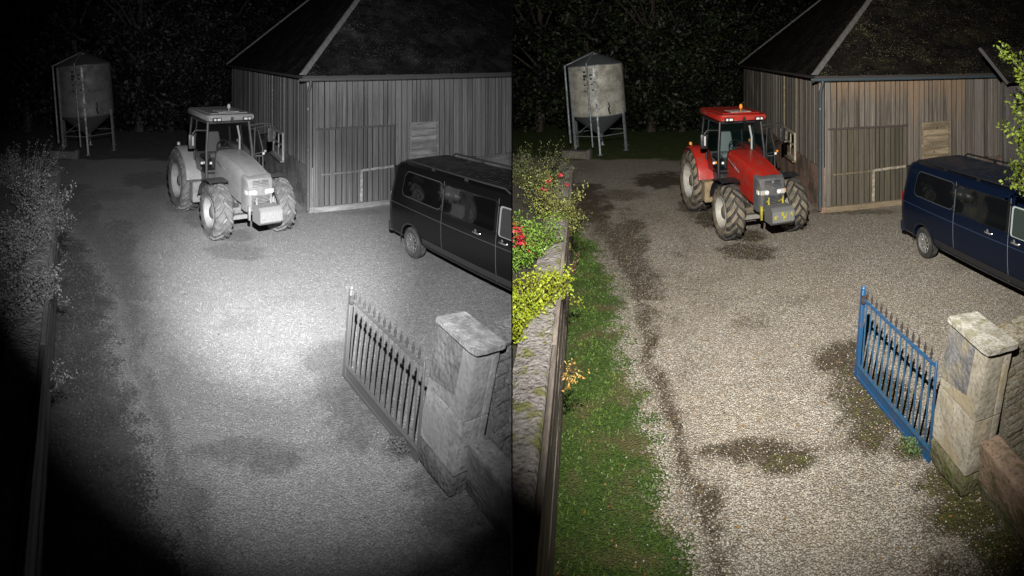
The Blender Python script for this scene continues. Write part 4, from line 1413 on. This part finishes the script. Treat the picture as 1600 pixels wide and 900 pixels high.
    for s in (-1, 1):
        m = MB(); m.box((0.872, s * 0.215, 1.31), (0.06, 0.23, 0.115), rot=-s * 0.18, bevel=0.012)
        hl = m.build('headlight', paint('headlamp_shell', (0.42, 0.42, 0.38), 1.2, 0.2), t)
        for q in (0.158, 0.268):
            m = MB(); m.lathe([(0.052, 0.0), (0.050, 0.014), (0.0, 0.028)], (0.897 - (q - .155) * 0.18, s * q, 1.31), 'X', 14)
            m.build('lens', lamp, hl, 40)
        m = MB(); m.box((0.80, s * 0.362, 1.31), (0.13, 0.03, 0.10), bevel=0.008)
        m.build('marker_lamp', amber if s > 0 else lamp, hl)
    m = MB()
    m.lathe([(0.035, 0), (0.035, 0.008), (0.026, 0.008), (0.026, 0.0)], (0.882, 0, 1.555), 'X', 16)
    m.box((0.888, 0.0, 1.555), (0.008, 0.014, 0.06)); m.box((0.888, 0.012, 1.578), (0.008, 0.03, 0.012))
    m.build('badge', paint('silver_badge', (0.6, 0.6, 0.6), 1, 0.3, 0.6), nose)
    # slanting silver decal on the bonnet side
    m = MB()
    def sidept(x, z, off=0.006):
        hw = np.interp(x, [-1.3, -0.6, -0.1, 0.3, 0.6], [0.425, 0.432, 0.417, 0.40, 0.38])
        return Vector((x, -hw - off, z))
    for (xa, xb, za, zb, h) in ((-1.12, -0.62, 1.80, 1.66, 0.028), (-0.60, -0.42, 1.65, 1.60, 0.06), (-0.38, -0.30, 1.60, 1.57, 0.05)):
        m = MB(); m._new([sidept(xa, za), sidept(xb, zb), sidept(xb, zb + h), sidept(xa, za + h)], [(0, 1, 2, 3)])
        m.build('side_decal', paint('silver_decal', (0.42, 0.40, 0.40), 1.1, 0.4), t)
    m = MB()
    m._new([sidept(-0.35, 1.30), sidept(-0.2, 1.28), sidept(-0.2, 1.38), sidept(-0.35, 1.40)], [(0, 1, 2, 3)])
    m.build('side_vent', blk, t); m = MB()
    m._new([sidept(-1.05, 1.72, .005), sidept(-0.72, 1.63, .005), sidept(-0.72, 1.66, .005), sidept(-1.05, 1.79, .005)], [(0, 1, 2, 3)])
    m.build('side_vent', blk, t)
    # front weight block with linkage
    m = MB()
    m.prism([(1.02, -0.29, 0.66), (1.40, -0.29, 0.66), (1.50, -0.29, 0.74), (1.50, -0.29, 1.00), (1.40, -0.29, 1.07), (1.02, -0.29, 1.07)], (0, 0.58, 0), bevel=0.015)
    wt = m.build('front_weight', paint('grey_weight_casting', (0.125, 0.13, 0.13), 2.0, 0.6, dirt=(0.11, 0.10, 0.085), dirt_amt=0.5, dscale=8), t)
    m = MB()
    for k in range(14):
        m.box((1.503, -0.27 + k * 0.0415, 0.87), (0.014, 0.020, 0.25))
    m.build('weight_ribs', paint('grey_weight_rib', (0.20, 0.205, 0.20), 1.5, 0.6), wt, kind='stuff')
    yel = paint('yellow_paint', (0.42, 0.36, 0.03), 1.0, 0.5, dirt=(0.2, 0.17, 0.05), dirt_amt=0.5, dscale=12)
    m = MB()
    for (yy, zz, w, h) in ((-0.22, 0.86, .055, .08), (-0.17, 0.90, .02, .05), (-0.20, .82, .03, .03), (-0.03, 0.93, .05, .09), (0.02, 0.86, .07, .06), (0.00, 0.80, .03, .05), (0.06, 0.92, .02, .06), (0.2, 0.93, .05, .07), (0.23, 0.88, .02, .05)):
        m = MB(); m.box((1.512, yy, zz), (0.012, w, h), bevel=0.004)
        m.build('yellow_mark', yel, wt)
    for s in (-1, 1):
        m = MB()
        m.tube([(0.86, s * 0.17, 1.05), (1.04, s * 0.19, 1.14), (1.10, s * 0.19, 1.02)], 0.028, 8)
        m.box((0.98, s * 0.2, 0.86), (0.34, 0.06, 0.12), bevel=0.01)
        m.tube([(1.06, s * 0.19, 1.10), (1.08, s * 0.19, 1.24)], [0.03, 0.012], 8)
        if s < 0: m.box((1.0, -0.36, 0.86), (0.10, 0.05, 0.34), bevel=0.01)
        m.build('front_linkage', yel, t, 50)
    # fenders
    for s in (-1, 1):
        m = MB()
        rows = []
        for k in range(13):
            a = R(12 + k * 12.5)
            x, z = -2.75 + math.cos(a) * 1.03, 0.90 + math.sin(a) * 1.03
            if a < R(30): x -= 0.02
            rows.append([Vector((x - (0.05 * math.cos(a)), s * 0.58, z - 0.12 * 0)), Vector((x, s * 0.60, z)), Vector((x, s * 1.0, z)), Vector((x - .02 * math.cos(a), s * 1.07, z - .03 * math.sin(a))), Vector((x - 0.07 * math.cos(a), s * 1.09, z - 0.07 * math.sin(a)))])
        m.grid(rows)
        inner = [Vector((-2.75 + math.cos(R(12 + k * 12.5)) * 1.03, s * 0.59, 0.9 + math.sin(R(12 + k * 12.5)) * 1.03)) for k in range(13)]
        m.prism([v for v in inner], (0, s * 0.02, 0))
        m.build('rear_fender', red, t, 45)
        m = MB()
        rows = []
        for k in range(9):
            a = R(72 + k * 11.0)
            x, z = math.cos(a) * 0.84, 0.69 + math.sin(a) * 0.84
            for_ = 0.0
            rows.append([Vector((x, s * 0.60, z - .02)), Vector((x, s * 0.64, z)), Vector((x, s * 1.06, z)), Vector((x, s * 1.09, z - 0.04))])
        m.grid(rows)
        m.grid([[q + Vector((0, 0, -0.012)) for q in r] for r in rows])
        m.tube([(-0.05, s * 0.6, 0.85), (-0.1, s * 0.68, 1.3), (-0.1, s * 0.8, 1.47)], 0.025, 6)
        m.build('front_fender', blk, t, 45)
        # amber lamps on the rear fenders
        m = MB(); m.lathe([(0.05, 0), (0.05, 0.06), (0.03, 0.09), (0, 0.095)], (-2.95, s * 0.98, 1.93), 'Z', 12)
        m.build('indicator', amber, t, 40)
    # step box
    m = MB(); m.box((-1.62, -0.86, 0.83), (0.34, 0.28, 0.58), bevel=0.025)
    for z in (0.66, 0.86): m.box((-1.62, -1.005, z), (0.3, 0.02, 0.02))
    m.build('tool_box', tan, t)
    m = MB(); m.box((-1.62, 0.82, 0.78), (0.7, 0.34, 0.5), bevel=0.04)
    m.build('fuel_tank', blk, t)
    for z in (0.50, 0.78):
        MB().box((-1.98, -0.86, z), (0.24, 0.28, 0.025)).build('step', mech, t)
    # cab
    zf, zr = 1.36, 2.81
    m = MB(); m.box((-1.98, 0, 1.22), (1.55, 1.28, 0.30), bevel=0.03); m.box((-1.22, 0, 1.2), (0.10, 1.30, 0.36), bevel=0.02)
    m.build('cab_floor', blk, t)
    m = MB()
    for s in (-1, 1):
        m.tube([(-1.16, s * 0.70, 1.15), (-1.19, s * 0.69, 2.0), (-1.27, s * 0.62, zr)], 0.042, 8)
        m.tube([(-2.05, s * 0.76, 1.3), (-2.05, s * 0.76, 2.0), (-2.08, s * 0.67, zr)], 0.03, 8)
        m.tube([(-2.80, s * 0.66, 1.5), (-2.82, s * 0.66, 2.1), (-2.78, s * 0.60, zr)], 0.04, 8)
        m.tube([(-1.27, s * 0.62, zr - .02), (-2.08, s * 0.67, zr - .02), (-2.78, s * 0.60, zr - .02)], 0.035, 8)
        m.tube([(-2.05, s * 0.76, 1.95), (-2.80, s * 0.66, 2.0)], 0.025, 8)
    m.tube([(-1.27, -0.62, zr - 0.02), (-1.27, 0.62, zr - 0.02)], 0.04, 8)
    m.tube([(-1.18, -0.66, 1.95 - .5), (-1.18, 0.66, 1.95 - .5)], 0.04, 8)
    m.tube([(-2.78, -0.6, zr - 0.02), (-2.78, 0.6, zr - 0.02)], 0.04, 8)
    m.build('cab_frame', blk, t, 60)
    gl = glass('cab_glass', (0.015, 0.03, 0.032), 0.93, 0.04)
    m = MB(); m.prism([(-1.18, -0.66, 1.42), (-1.18, 0.66, 1.42), (-1.20, 0.65, 2.0), (-1.27, 0.60, zr - .04), (-1.27, -0.60, zr - .04), (-1.20, -0.65, 2.0)], (0.005, 0, 0))
    m.build('windscreen', gl, t)
    m = MB(); m.prism([(-1.20, -0.715, 1.4), (-2.03, -0.765, 1.4), (-2.06, -0.72, zr - .05), (-1.28, -0.64, zr - .05)], (0, -0.004, 0))
    m.build('door_glass', gl, t)
    m = MB(); m.prism([(-2.08, -0.75, 1.97), (-2.78, -0.67, 2.0), (-2.77, -0.62, zr - .05), (-2.10, -0.70, zr - .05)], (0, -0.004, 0))
    m.build('rear_quarter_glass', gl, t)
    m = MB(); m.prism([(-2.79, -0.60, 1.7), (-2.79, 0.60, 1.7), (-2.77, 0.57, zr - .05), (-2.77, -0.57, zr - .05)], (-0.004, 0, 0))
    m.build('rear_glass', gl, t)
    # the far door stands open, away from the cab
    hinge = Vector((-1.20, 0.74, 0))
    dd = Vector((0.18, 0.62, 0)).normalized()
    m = MB()
    dp = [hinge + Vector((0, 0, 1.36)), hinge + dd * 0.05 + Vector((0, 0, 2.62)), hinge + dd * 0.14 + Vector((0, 0, 2.50)), hinge + dd * 0.27 + Vector((0, 0, 2.0)), hinge + dd * 0.28 + Vector((0, 0, 1.38))]
    m.tube(dp + [dp[0]], 0.024, 7)
    m.tube([hinge + dd * 0.05 + Vector((0, 0, 1.78)), hinge + dd * 0.27 + Vector((0, 0, 1.78))], 0.018, 6)
    dr = m.build('door', blk, t, 60)
    m = MB(); m.prism(dp, (0.003, -0.001, 0)); m.build('pane', gl, dr)
    # roof
    m = MB()
    m.prism([(-1.0, -0.66, 2.86), (-1.0, 0.66, 2.86), (-1.15, 0.74, 2.86), (-2.8, 0.74, 2.90), (-3.05, 0.62, 2.90), (-3.05, -0.62, 2.90), (-2.8, -0.74, 2.90), (-1.15, -0.74, 2.86)], (0, 0, 0.155), bevel=0.03)
    m.box((-2.0, 0, 3.04), (1.6, 1.12, 0.03), bevel=0.012)
    rf = m.build('roof', red, t, 35)
    m = MB(); m.box((-1.62, 0.05, 3.062), (0.55, 0.62, 0.018), bevel=0.006)
    m.build('roof_hatch', paint('dusty_hatch', (0.30, 0.16, 0.13), 1.3, 0.7, dirt=(0.42, 0.38, 0.33), dirt_amt=0.7, dscale=8), rf)
    for s in (-1, 1):
        m = MB(); m.box((-0.985, s * 0.45, 2.90), (0.05, 0.27, 0.10), bevel=0.015)
        hb = m.build('work_lamp', blk, rf)
        for q, w in ((0.40, 0.10), (0.515, 0.065)):
            m = MB(); m.box((-0.955, s * q, 2.90), (0.02, w, 0.06), bevel=0.008); m.build('lens', lamp, hb)
    m = MB(); m.box((-0.995, 0.0, 2.90), (0.04, 0.08, 0.11)); m.build('roof_clip', blk, rf)
    m = MB(); m.tube([(-1.55, 0.12, 3.03), (-1.55, 0.12, 3.16)], 0.014, 8); m.lathe([(0.045, 3.14), (0.052, 3.17), (0.048, 3.24), (0.03, 3.27), (0, 3.275)], (-1.55, 0.12, 0), 'Z', 14)
    m.build('beacon', amber, rf, 45)
    # mirrors
    m = MB(); m.tube([(-1.2, 0.62, 2.66), (-1.12, 0.95, 2.72), (-1.08, 1.22, 2.70), (-1.08, 1.22, 2.55)], 0.022, 8); m.tube([(-1.2, 0.66, 2.55), (-1.1, 1.2, 2.66)], 0.014, 6)
    m.box((-1.06, 1.22, 2.38), (0.08, 0.19, 0.40), bevel=0.03, seg=2)
    m.build('mirror', blk, t, 40)
    m = MB(); m.tube([(-1.25, -0.66, 2.58), (-1.25, -1.0, 2.60), (-1.25, -1.08, 2.5)], 0.018, 8)
    m.box((-1.24, -1.10, 2.30), (0.09, 0.20, 0.40), bevel=0.03, seg=2)
    m.build('mirror', blk, t, 40)
    m = MB(); m.box((-1.17, -1.09, 2.32), (0.02, 0.05, 0.26), bevel=0.006); m.build('mirror_bracket', paint('pale_bracket', (0.5, 0.5, 0.5), 1, 0.4), t)
    # lamps on the front pillars and rails
    for (x, y, z, mt) in ((-1.10, -0.80, 1.72, amber), (-1.08, -0.86, 1.72, lamp), (-1.08, -0.60, 1.70, lamp), (-1.05, 0.99, 1.86, lamp), (-1.02, 1.03, 1.93, amber)):
        m = MB(); m.box((x, y, z), (0.05, 0.07, 0.07), bevel=0.015); m.build('side_lamp', mt, t)
    m = MB()
    for y in (0.80, 0.90, 1.0): m.tube([(-1.15, y, 1.15), (-1.15, y, 1.85)], 0.012, 6)
    m.tube([(-1.15, 0.76, 1.85), (-1.10, 1.03, 1.90)], 0.014, 6); m.tube([(-1.15, 0.72, 1.2), (-1.15, 1.03, 1.2)], 0.012, 6)
    m.build('hand_rail', blk, t)
    # inside the cab
    seatm = paint('grey_seat_cloth', (0.30, 0.32, 0.33), 1.1, 0.8)
    m = MB(); m.box((-2.15, -0.04, 1.72), (0.50, 0.52, 0.14), bevel=0.05, seg=2); m.box((-2.42, -0.04, 2.06), (0.14, 0.50, 0.62), rot=Matrix.Rotation(R(-8), 3, 'Y'), bevel=0.06, seg=3, taper=(0.8, 0.75))
    m.build('seat', seatm, t, 50)
    m = MB(); m.box((-2.15, -0.04, 1.5), (0.36, 0.40, 0.36), bevel=0.04); m.box((-2.1, -0.42, 1.70), (0.55, 0.14, 0.10), bevel=0.03); m.box((-2.1, 0.36, 1.72), (0.6, 0.2, 0.3), bevel=0.03)
    m.build('seat_base', paint('dark_seat_base', (0.06, 0.07, 0.075), 1.6, 0.6), t)
    m = MB()
    q = Matrix.Rotation(R(62), 3, 'Y')
    ring = [Vector((-1.63, 0, 2.02)) + q @ Vector((math.cos(a) * 0.21, math.sin(a) * 0.21, 0)) for a in [2 * PI * i / 20 for i in range(21)]]
    m.tube(ring, 0.018, 6, False)
    for a in (0.5, 2.6, 4.7): m.tube([Vector((-1.63, 0, 2.02)), Vector((-1.63, 0, 2.02)) + q @ Vector((math.cos(a) * 0.2, math.sin(a) * 0.2, 0))], 0.014, 5)
    m.build('steering_wheel', blk, t, 60)
    m = MB(); m.prism([(-1.22, -0.22, 1.4), (-1.62, -0.14, 1.4), (-1.58, -0.12, 1.93), (-1.30, -0.22, 1.98)], (0, 0.44, 0), bevel=0.03)
    m.box((-1.5, 0, 1.98), (0.2, 0.3, 0.06), rot=Matrix.Rotation(R(25), 3, 'Y'), bevel=0.02)
    m.build('dashboard', paint('teal_grey_plastic', (0.07, 0.095, 0.10), 1.6, 0.5), t)
    m = MB(); m.box((-1.46, 0.02, 2.035), (0.08, 0.18, 0.05), bevel=0.015); m.build('instrument_pod', paint('dark_red_cap', (0.22, 0.02, 0.02), 1.2, 0.5), t)
    m = MB(); m.prism([(-2.72, -0.58, 1.4), (-2.72, 0.58, 1.4), (-2.72, 0.58, 1.74), (-2.72, -0.58, 1.74)], (0.04, 0, 0)); m.build('cab_rear_panel', paint('cab_lining', (0.10, 0.10, 0.105), 1.4, 0.8), t)
    m = MB(); m.tube([(-1.18, 0.30, 1.45), (-1.22, 0.32, 2.35), (-1.24, 0.26, 2.68)], 0.03, 8); m.build('exhaust_guard', paint('pale_green_grey', (0.30, 0.34, 0.33), 1.0, 0.5), t)

# ------------------------------------------------------------------ van
def van_half():
    return [(0.84, 0.36), (0.925, 0.44), (0.955, 0.72), (0.962, 0.95), (0.955, 1.22), (0.94, 1.36), (0.925, 1.44), (0.905, 1.62), (0.885, 1.78), (0.865, 1.92), (0.835, 2.01), (0.77, 2.075), (0.6, 2.11), (0.3, 2.125), (0.0, 2.13)]

def van_w(z):
    p = van_half()
    return np.interp(z, [b for a, b in p][:10], [a for a, b in p][:10])

def build_van():
    h = Vector((0.27, -0.963, 0)).normalized()
    org = Vector((4.43, 12.21, 0))
    t = thing('passenger_van', ('dark blue passenger van with roof rails parked at right by the barn', 'almost black van with roof rails parked beside the middle divide'), 'van', tuple(org), math.atan2(h.y, h.x))
    blue = paint('navy_paint', (0.003, 0.0065, 0.018), 1.0, 0.24, 0.0, dscale=2.5, spec=0.2)
    roofp = paint('dusty_navy_roof', (0.010, 0.013, 0.020), 1.3, 0.5, 0.0, dirt=(0.03, 0.03, 0.03), dirt_amt=0.4, dscale=5)
    blk = paint('black_trim', (0.012, 0.013, 0.015), 1.6, 0.45)
    gl = glass('tinted_glass', (0.004, 0.005, 0.006), 0.02, 0.05)
    chrome = paint('bright_metal', (0.62, 0.62, 0.62), 1, 0.25, 0.8)
    WB = 3.9
    prof = van_half()
    stations = [(-1.06, 0.86), (-1.03, 0.95), (-0.95, 0.99), (-0.8, 1.0)] + [(-0.6 + 0.3 * i, 1.0) for i in range(15)] + [(3.75, 1.0), (4.0, 0.995), (4.25, 0.985), (4.5, 0.96), (4.75, 0.9), (4.85, 0.8)]
    rows = []
    for x, k in stations:
        zt = float(np.interp(x, [3.2, 3.5, 4.2, 4.7, 4.85], [2.13, 2.08, 1.40, 1.12, 0.95]))
        f = (zt - 0.36) / (2.13 - 0.36)
        row = []
        for w, z in prof:
            z2 = 0.36 + (z - 0.36) * f
            wk = w if f > 0.98 else min(0.955, w * (1 + (1 - f) * 0.12)) if w > 0.5 else w
            xx = x
            if x < -0.7: xx = x + max(0, z2 - 1.0) * 0.20 * (1 if x < -0.9 else 0.8)
            if k < 0.98 and x < 0: z2 = z2 if z2 < 1.9 else z2 - (1 - k) * 0.5
            row.append(Vector((xx, -wk * k, z2)))
        row = row + [Vector((p.x, -p.y, p.z)) for p in reversed(row[:-1])]
        rows.append(row)
    m = MB(); vv = m.grid(rows)
    m.bm.faces.new(vv[0]); m.bm.faces.new(vv[-1])
    for i in range(len(vv) - 1):
        m.bm.faces.new((vv[i][0], vv[i][-1], vv[i + 1][-1], vv[i + 1][0]))
    me = m.mesh('body', blue, 32)
    # cut the wheel arches
    body = bpy.data.objects.new('body', me); COLL.objects.link(body)
    cm = MB()
    for x in (0, WB):
        cm.lathe([(0.0, -1.3), (0.415, -1.3), (0.415, -0.62), (0.0, -0.62)], (x, 0, 0.36), 'Y', 32)
        cm.lathe([(0.0, 1.3), (0.415, 1.3), (0.415, 0.62), (0.0, 0.62)], (x, 0, 0.36), 'Y', 32)
    bmesh.ops.remove_doubles(cm.bm, verts=cm.bm.verts, dist=1e-5)
    cme = cm.mesh('cut', blk)
    cut = bpy.data.objects.new('cut', cme); COLL.objects.link(cut)
    md = body.modifiers.new('b', 'BOOLEAN'); md.object = cut; md.operation = 'DIFFERENCE'; md.solver = 'EXACT'
    dg = bpy.context.evaluated_depsgraph_get()
    new = bpy.data.meshes.new_from_object(body.evaluated_get(dg))
    bpy.data.objects.remove(cut); bpy.data.objects.remove(body)
    new.materials.clear(); new.materials.append(blue)
    new.polygons.foreach_set('material_index', np.zeros(len(new.polygons), int))
    for p in new.polygons: p.use_smooth = True
    new.set_sharp_from_angle(angle=R(32))
    body = link('body', new, t)
    # wheels
    rub = paint('car_tyre', (0.022, 0.022, 0.022), 2.0, 0.75, dirt=(0.10, 0.09, 0.07), dirt_amt=0.4)
    alloy = paint('alloy', (0.34, 0.34, 0.33), 1.0, 0.35, 0.5, dirt=(0.15, 0.13, 0.1), dirt_amt=0.3)
    for x in (0, WB):
        for s in (-1, 1):
            w = MB(); tyre_mesh(w, 0.345, 0.23, 0.225, False, 36)
            wo = w.build('wheel', rub, t, 45, local=Matrix.Translation((x, s * 0.83, 0.345)))
            r_ = MB()
            r_.lathe([(0.228, s * 0.095), (0.205, s * 0.10), (0.20, s * 0.05), (0.19, -s * 0.08)], axis='Y', n=36)
            r_.lathe([(0.075, s * 0.07), (0.07, s * 0.088), (0.0, s * 0.092)], axis='Y', n=20)
            for k in range(10):
                a = 2 * PI * k / 10
                q = Matrix.Rotation(-a, 3, 'Y')
                r_.box(q @ Vector((0.138, s * 0.078, 0)), (0.14, 0.022, 0.040), rot=q, bevel=0.006)
            r_.build('rim', alloy, wo, 40)
            b = MB(); b.lathe([(0.195, s * 0.03), (0.0, s * 0.03)], axis='Y', n=24); b.build('brake_disc', blk, wo)
            m = MB()
            m.lathe([(0.405, s * 0.958 if True else 0), (0.43, s * 0.966), (0.445, s * 0.955)], (x, 0, 0.36), 'Y', 26, R(-8), R(188))
            m.build('wheel_arch', blk, t, 60)
    # side windows, seams, handles (near and far side)
    def panel(nm, x0, x1, z0, z1, mt, off, s, parent, lean=0.0, rc=0.05, n=6):
        m = MB(); rows = []
        zs = [z0, z0 + rc * .35, z0 + rc] + [z0 + rc + (z1 - z0 - 2 * rc) * i / n for i in range(1, n)] + [z1 - rc, z1 - rc * .35, z1]
        for z in zs:
            e = rc if z in (zs[0], zs[-1]) else (rc * .35 if z in (zs[1], zs[-2]) else 0)
            w = float(van_w(z)) + off
            l = lean * (z - z0)
            rows.append([Vector((x0 + e + l, s * w, z)), Vector(((x0 + x1) / 2 + l * .5, s * (w + .004), z)), Vector((x1 - e, s * w, z))])
        m.grid(rows)
        return m.build(nm, mt, parent, 60)
    rubber = paint('window_rubber', (0.045, 0.05, 0.06), 1.0, 0.4)
    for s in (-1, 1):
        panel('window_band', 1.15, 3.0, 1.36, 1.95, paint('black_band', (0.008, 0.009, 0.010), 1, 0.3), 0.003, s, body, 0.0, 0.02)
        panel('window_seal', -0.44, 1.21, 1.37, 1.965, rubber, 0.003, s, body, 0.22, 0.13)
        panel('window', -0.42, 1.19, 1.39, 1.945, gl, 0.006, s, t, 0.22, 0.12)
        panel('window', 1.27, 2.06, 1.375, 1.935, gl, 0.006, s, t, 0.0, 0.03)
        panel('window', 2.11, 2.90, 1.375, 1.935, gl, 0.006, s, t, 0.0, 0.03)
        fw = panel('window', 3.08, 3.75, 1.35, 1.86, glass('front_door_glass', (0.02, 0.028, 0.026), 0.3, 0.05), 0.007, s, t, 0.0, 0.04)
        panel('window_seal', 3.03, 3.80, 1.335, 1.885, paint('pale_window_seal', (0.35, 0.40, 0.38), 1.0, 0.5), 0.004, s, body, 0.0, 0.05)
        for x in (1.23, 2.985):
            m = MB(); m.grid([[Vector((x + dx + (0.0 if z > 1.3 else 0.0), s * (float(van_w(z)) + 0.0035), z)) for dx in (-0.006, 0.006)] for z in np.linspace(0.46, 2.0, 16)])
            m.build('door_seam', paint('seam_grey', (0.20, 0.22, 0.25), 0.8, 0.4), body)  # door seam drawn as a pale grey line
        m = MB(); m.grid([[Vector((x, s * (float(van_w(z)) + 0.003), z)) for z in (1.13, 1.145)] for x in np.linspace(-0.9, 3.6, 20)])
        m.build('swage_line', paint('swage_blue', (0.02, 0.04, 0.09), 1.2, 0.35), body)
        m = MB(); m.grid([[Vector((x, s * (float(van_w(z)) + 0.008), z)) for z in (0.42, 0.5, 0.60)] for x in np.linspace(0.47, WB - 0.47, 12)])
        m.build('side_moulding', blk, t, 60)
        for x in (2.42, 3.20):
            m = MB(); w = float(van_w(1.24)) + 0.03
            m.tube([(x - 0.11, s * (w - .03), 1.24), (x - 0.09, s * w, 1.24), (x + 0.09, s * w, 1.24), (x + 0.11, s * (w - .03), 1.24)], 0.016, 6)
            m.lathe([(0.03, s * (w - 0.028)), (0.0, s * (w - 0.022))], (x - 0.04, 0, 1.27), 'Y', 10)
            m.build('door_handle', chrome, t, 60)
        m = MB(); m.box((-0.99, s * 0.86, 1.08), (0.10, 0.12, 0.52), bevel=0.03, seg=2); m.build('tail_light', paint('red_lens', (0.22, 0.008, 0.008), 1.2, 0.2), t, 40)
        # roof rails
        m = MB(); m.tube([(-0.6, s * 0.72, 2.09), (-0.5, s * 0.72, 2.16), (3.0, s * 0.72, 2.16), (3.15, s * 0.72, 2.09)], 0.022, 8)
        for x in (0.6, 1.8): m.box((x, s * 0.72, 2.12), (0.08, 0.03, 0.06))
        m.build('roof_rail', blk, t, 60)
        m = MB(); m.lathe([(0.0, s * 1.01), (0.11, s * 1.0), (0.12, s * 1.06), (0, s * 1.09)], (3.8, 0, 1.45), 'Y', 14); m.tube([(3.7, s * 0.9, 1.40), (3.8, s * 1.04, 1.42)], 0.03, 6)
        m.build('door_mirror', blk, t, 40)
        m = MB(); m.box((4.74, s * 0.66, 0.85), (0.12, 0.28, 0.2), bevel=0.04); m.build('headlight', paint('van_lamp', (0.7, 0.7, 0.7), 1, 0.15), t)
    for k in range(13):
        y = -0.55 + k * 0.092
        m = MB(); m.tube([(-0.65, y, 2.112 + .012 * (1 - abs(y))), (3.0, y, 2.112 + .012 * (1 - abs(y)))], 0.012, 5)
        m.build('roof_rib', roofp, body)
    m = MB(); m.box((-1.03, 0, 0.48), (0.16, 1.84, 0.26), bevel=0.05, seg=2); m.build('rear_bumper', paint('navy_bumper', (0.010, 0.018, 0.045), 1.3, 0.45), t, 40)
    m = MB(); m.box((4.82, 0, 0.5), (0.16, 1.7, 0.28), bevel=0.05, seg=2); m.build('front_bumper', blk, t, 40)
    m = MB(); m._new([(-0.99 + .005, -0.72, 1.42), (-0.99 + .005, 0.72, 1.42), (-0.885, 0.68, 1.93), (-0.885, -0.68, 1.93)], [(0, 1, 2, 3)]); 
    m.build('rear_window', gl, t)
    m = MB(); m._new([(3.62, -0.78, 2.0), (3.62, 0.78, 2.0), (4.22, 0.86, 1.42), (4.22, -0.86, 1.42)], [(0, 1, 2, 3)]); m.build('windscreen', gl, t)
    m = MB(); m.box((3.25, -0.45, 1.2), (0.5, 0.45, 0.15), bevel=0.05); m.box((3.02, -0.45, 1.5), (0.12, 0.42, 0.55), bevel=0.05); m.build('seat', paint('pale_seat', (0.3, 0.32, 0.3), 1, 0.8), t)

# ------------------------------------------------------------------ cutting at the partition
def clip_yard():
    """what stands against the partition ends at it"""
    NAMES = {Y: [o.name for o in YARD_OBJECTS[Y]]}
    n = Vector((1, 0, 0)) if Y == 'colour' else Vector((-1, 0, 0))
    eps = 0.0012
    bpy.context.view_layer.update()
    for nm in NAMES[Y]:
        o = bpy.data.objects.get(nm)
        if o is None or o.type != 'MESH' or not o.data.polygons or o.modifiers:
            continue
        mw = o.matrix_world
        cs = [(mw @ Vector(c)).dot(n) for c in o.bound_box]
        if min(cs) >= eps: continue
        if max(cs) <= eps:
            for ch in o.children_recursive:
                bpy.data.objects.remove(ch)
            bpy.data.objects.remove(o)
            continue
        inv = mw.inverted()
        p = inv @ (n * eps)
        pn = (mw.to_3x3().transposed() @ n).normalized()
        me = o.data.copy() if o.data.users > 1 else o.data
        bm = bmesh.new(); bm.from_mesh(me)
        bmesh.ops.bisect_plane(bm, geom=bm.verts[:] + bm.edges[:] + bm.faces[:], plane_co=p, plane_no=pn, clear_inner=True)
        bm.to_mesh(me); bm.free()
        o.data = me
    for nm in [o.name for o in bpy.data.objects if o.type == 'EMPTY' and not o.children]:
        bpy.data.objects.remove(bpy.data.objects[nm])

for yard in ('colour', 'mono'):
    Y = yard
    rng.seed(5)
    build_ground()
    build_cover()
    build_bed()
    build_shrubs()
    build_trees()
    build_barn()
    if yard == 'colour':
        build_outbuilding()
    build_silo()
    build_tractor()
    build_van()
    build_pillar()
    build_gate()
    build_rubble_wall()
    build_block()
    clip_yard()

# added partition between the yards, end-on to the camera, stops lamp spill
pm = bpy.data.materials.new('matt_black_board')
pm.use_nodes = True
pm.node_tree.nodes['Principled BSDF'].inputs['Base Color'].default_value = (0.008, 0.008, 0.008, 1)
pm.node_tree.nodes['Principled BSDF'].inputs['Specular IOR Level'].default_value = 0.0
pm.node_tree.nodes['Principled BSDF'].inputs['Roughness'].default_value = 0.95
wm_ = bpy.data.materials.new('white_edge')
wm_.use_nodes = True
wm_.node_tree.nodes['Principled BSDF'].inputs['Base Color'].default_value = (0.8, 0.8, 0.8, 1)
part = bpy.data.objects.new('added_partition', None)
COLL.objects.link(part)
part.location = (0, 0.72, 0)
tag(part, 'added thin upright light-blocking screen with white front edge dividing the two yards', 'screen')
b = MB(); b.box((0, 22.5, 4.5), (0.0012, 44.98, 9.0)); o = bpy.data.objects.new('board', b.mesh('board', pm)); COLL.objects.link(o); o.parent = part
b = MB(); b.box((0, 0, 4.5), (0.0016, 0.006, 9.0)); o = bpy.data.objects.new('edge_strip', b.mesh('edge_strip', wm_)); COLL.objects.link(o); o.parent = part
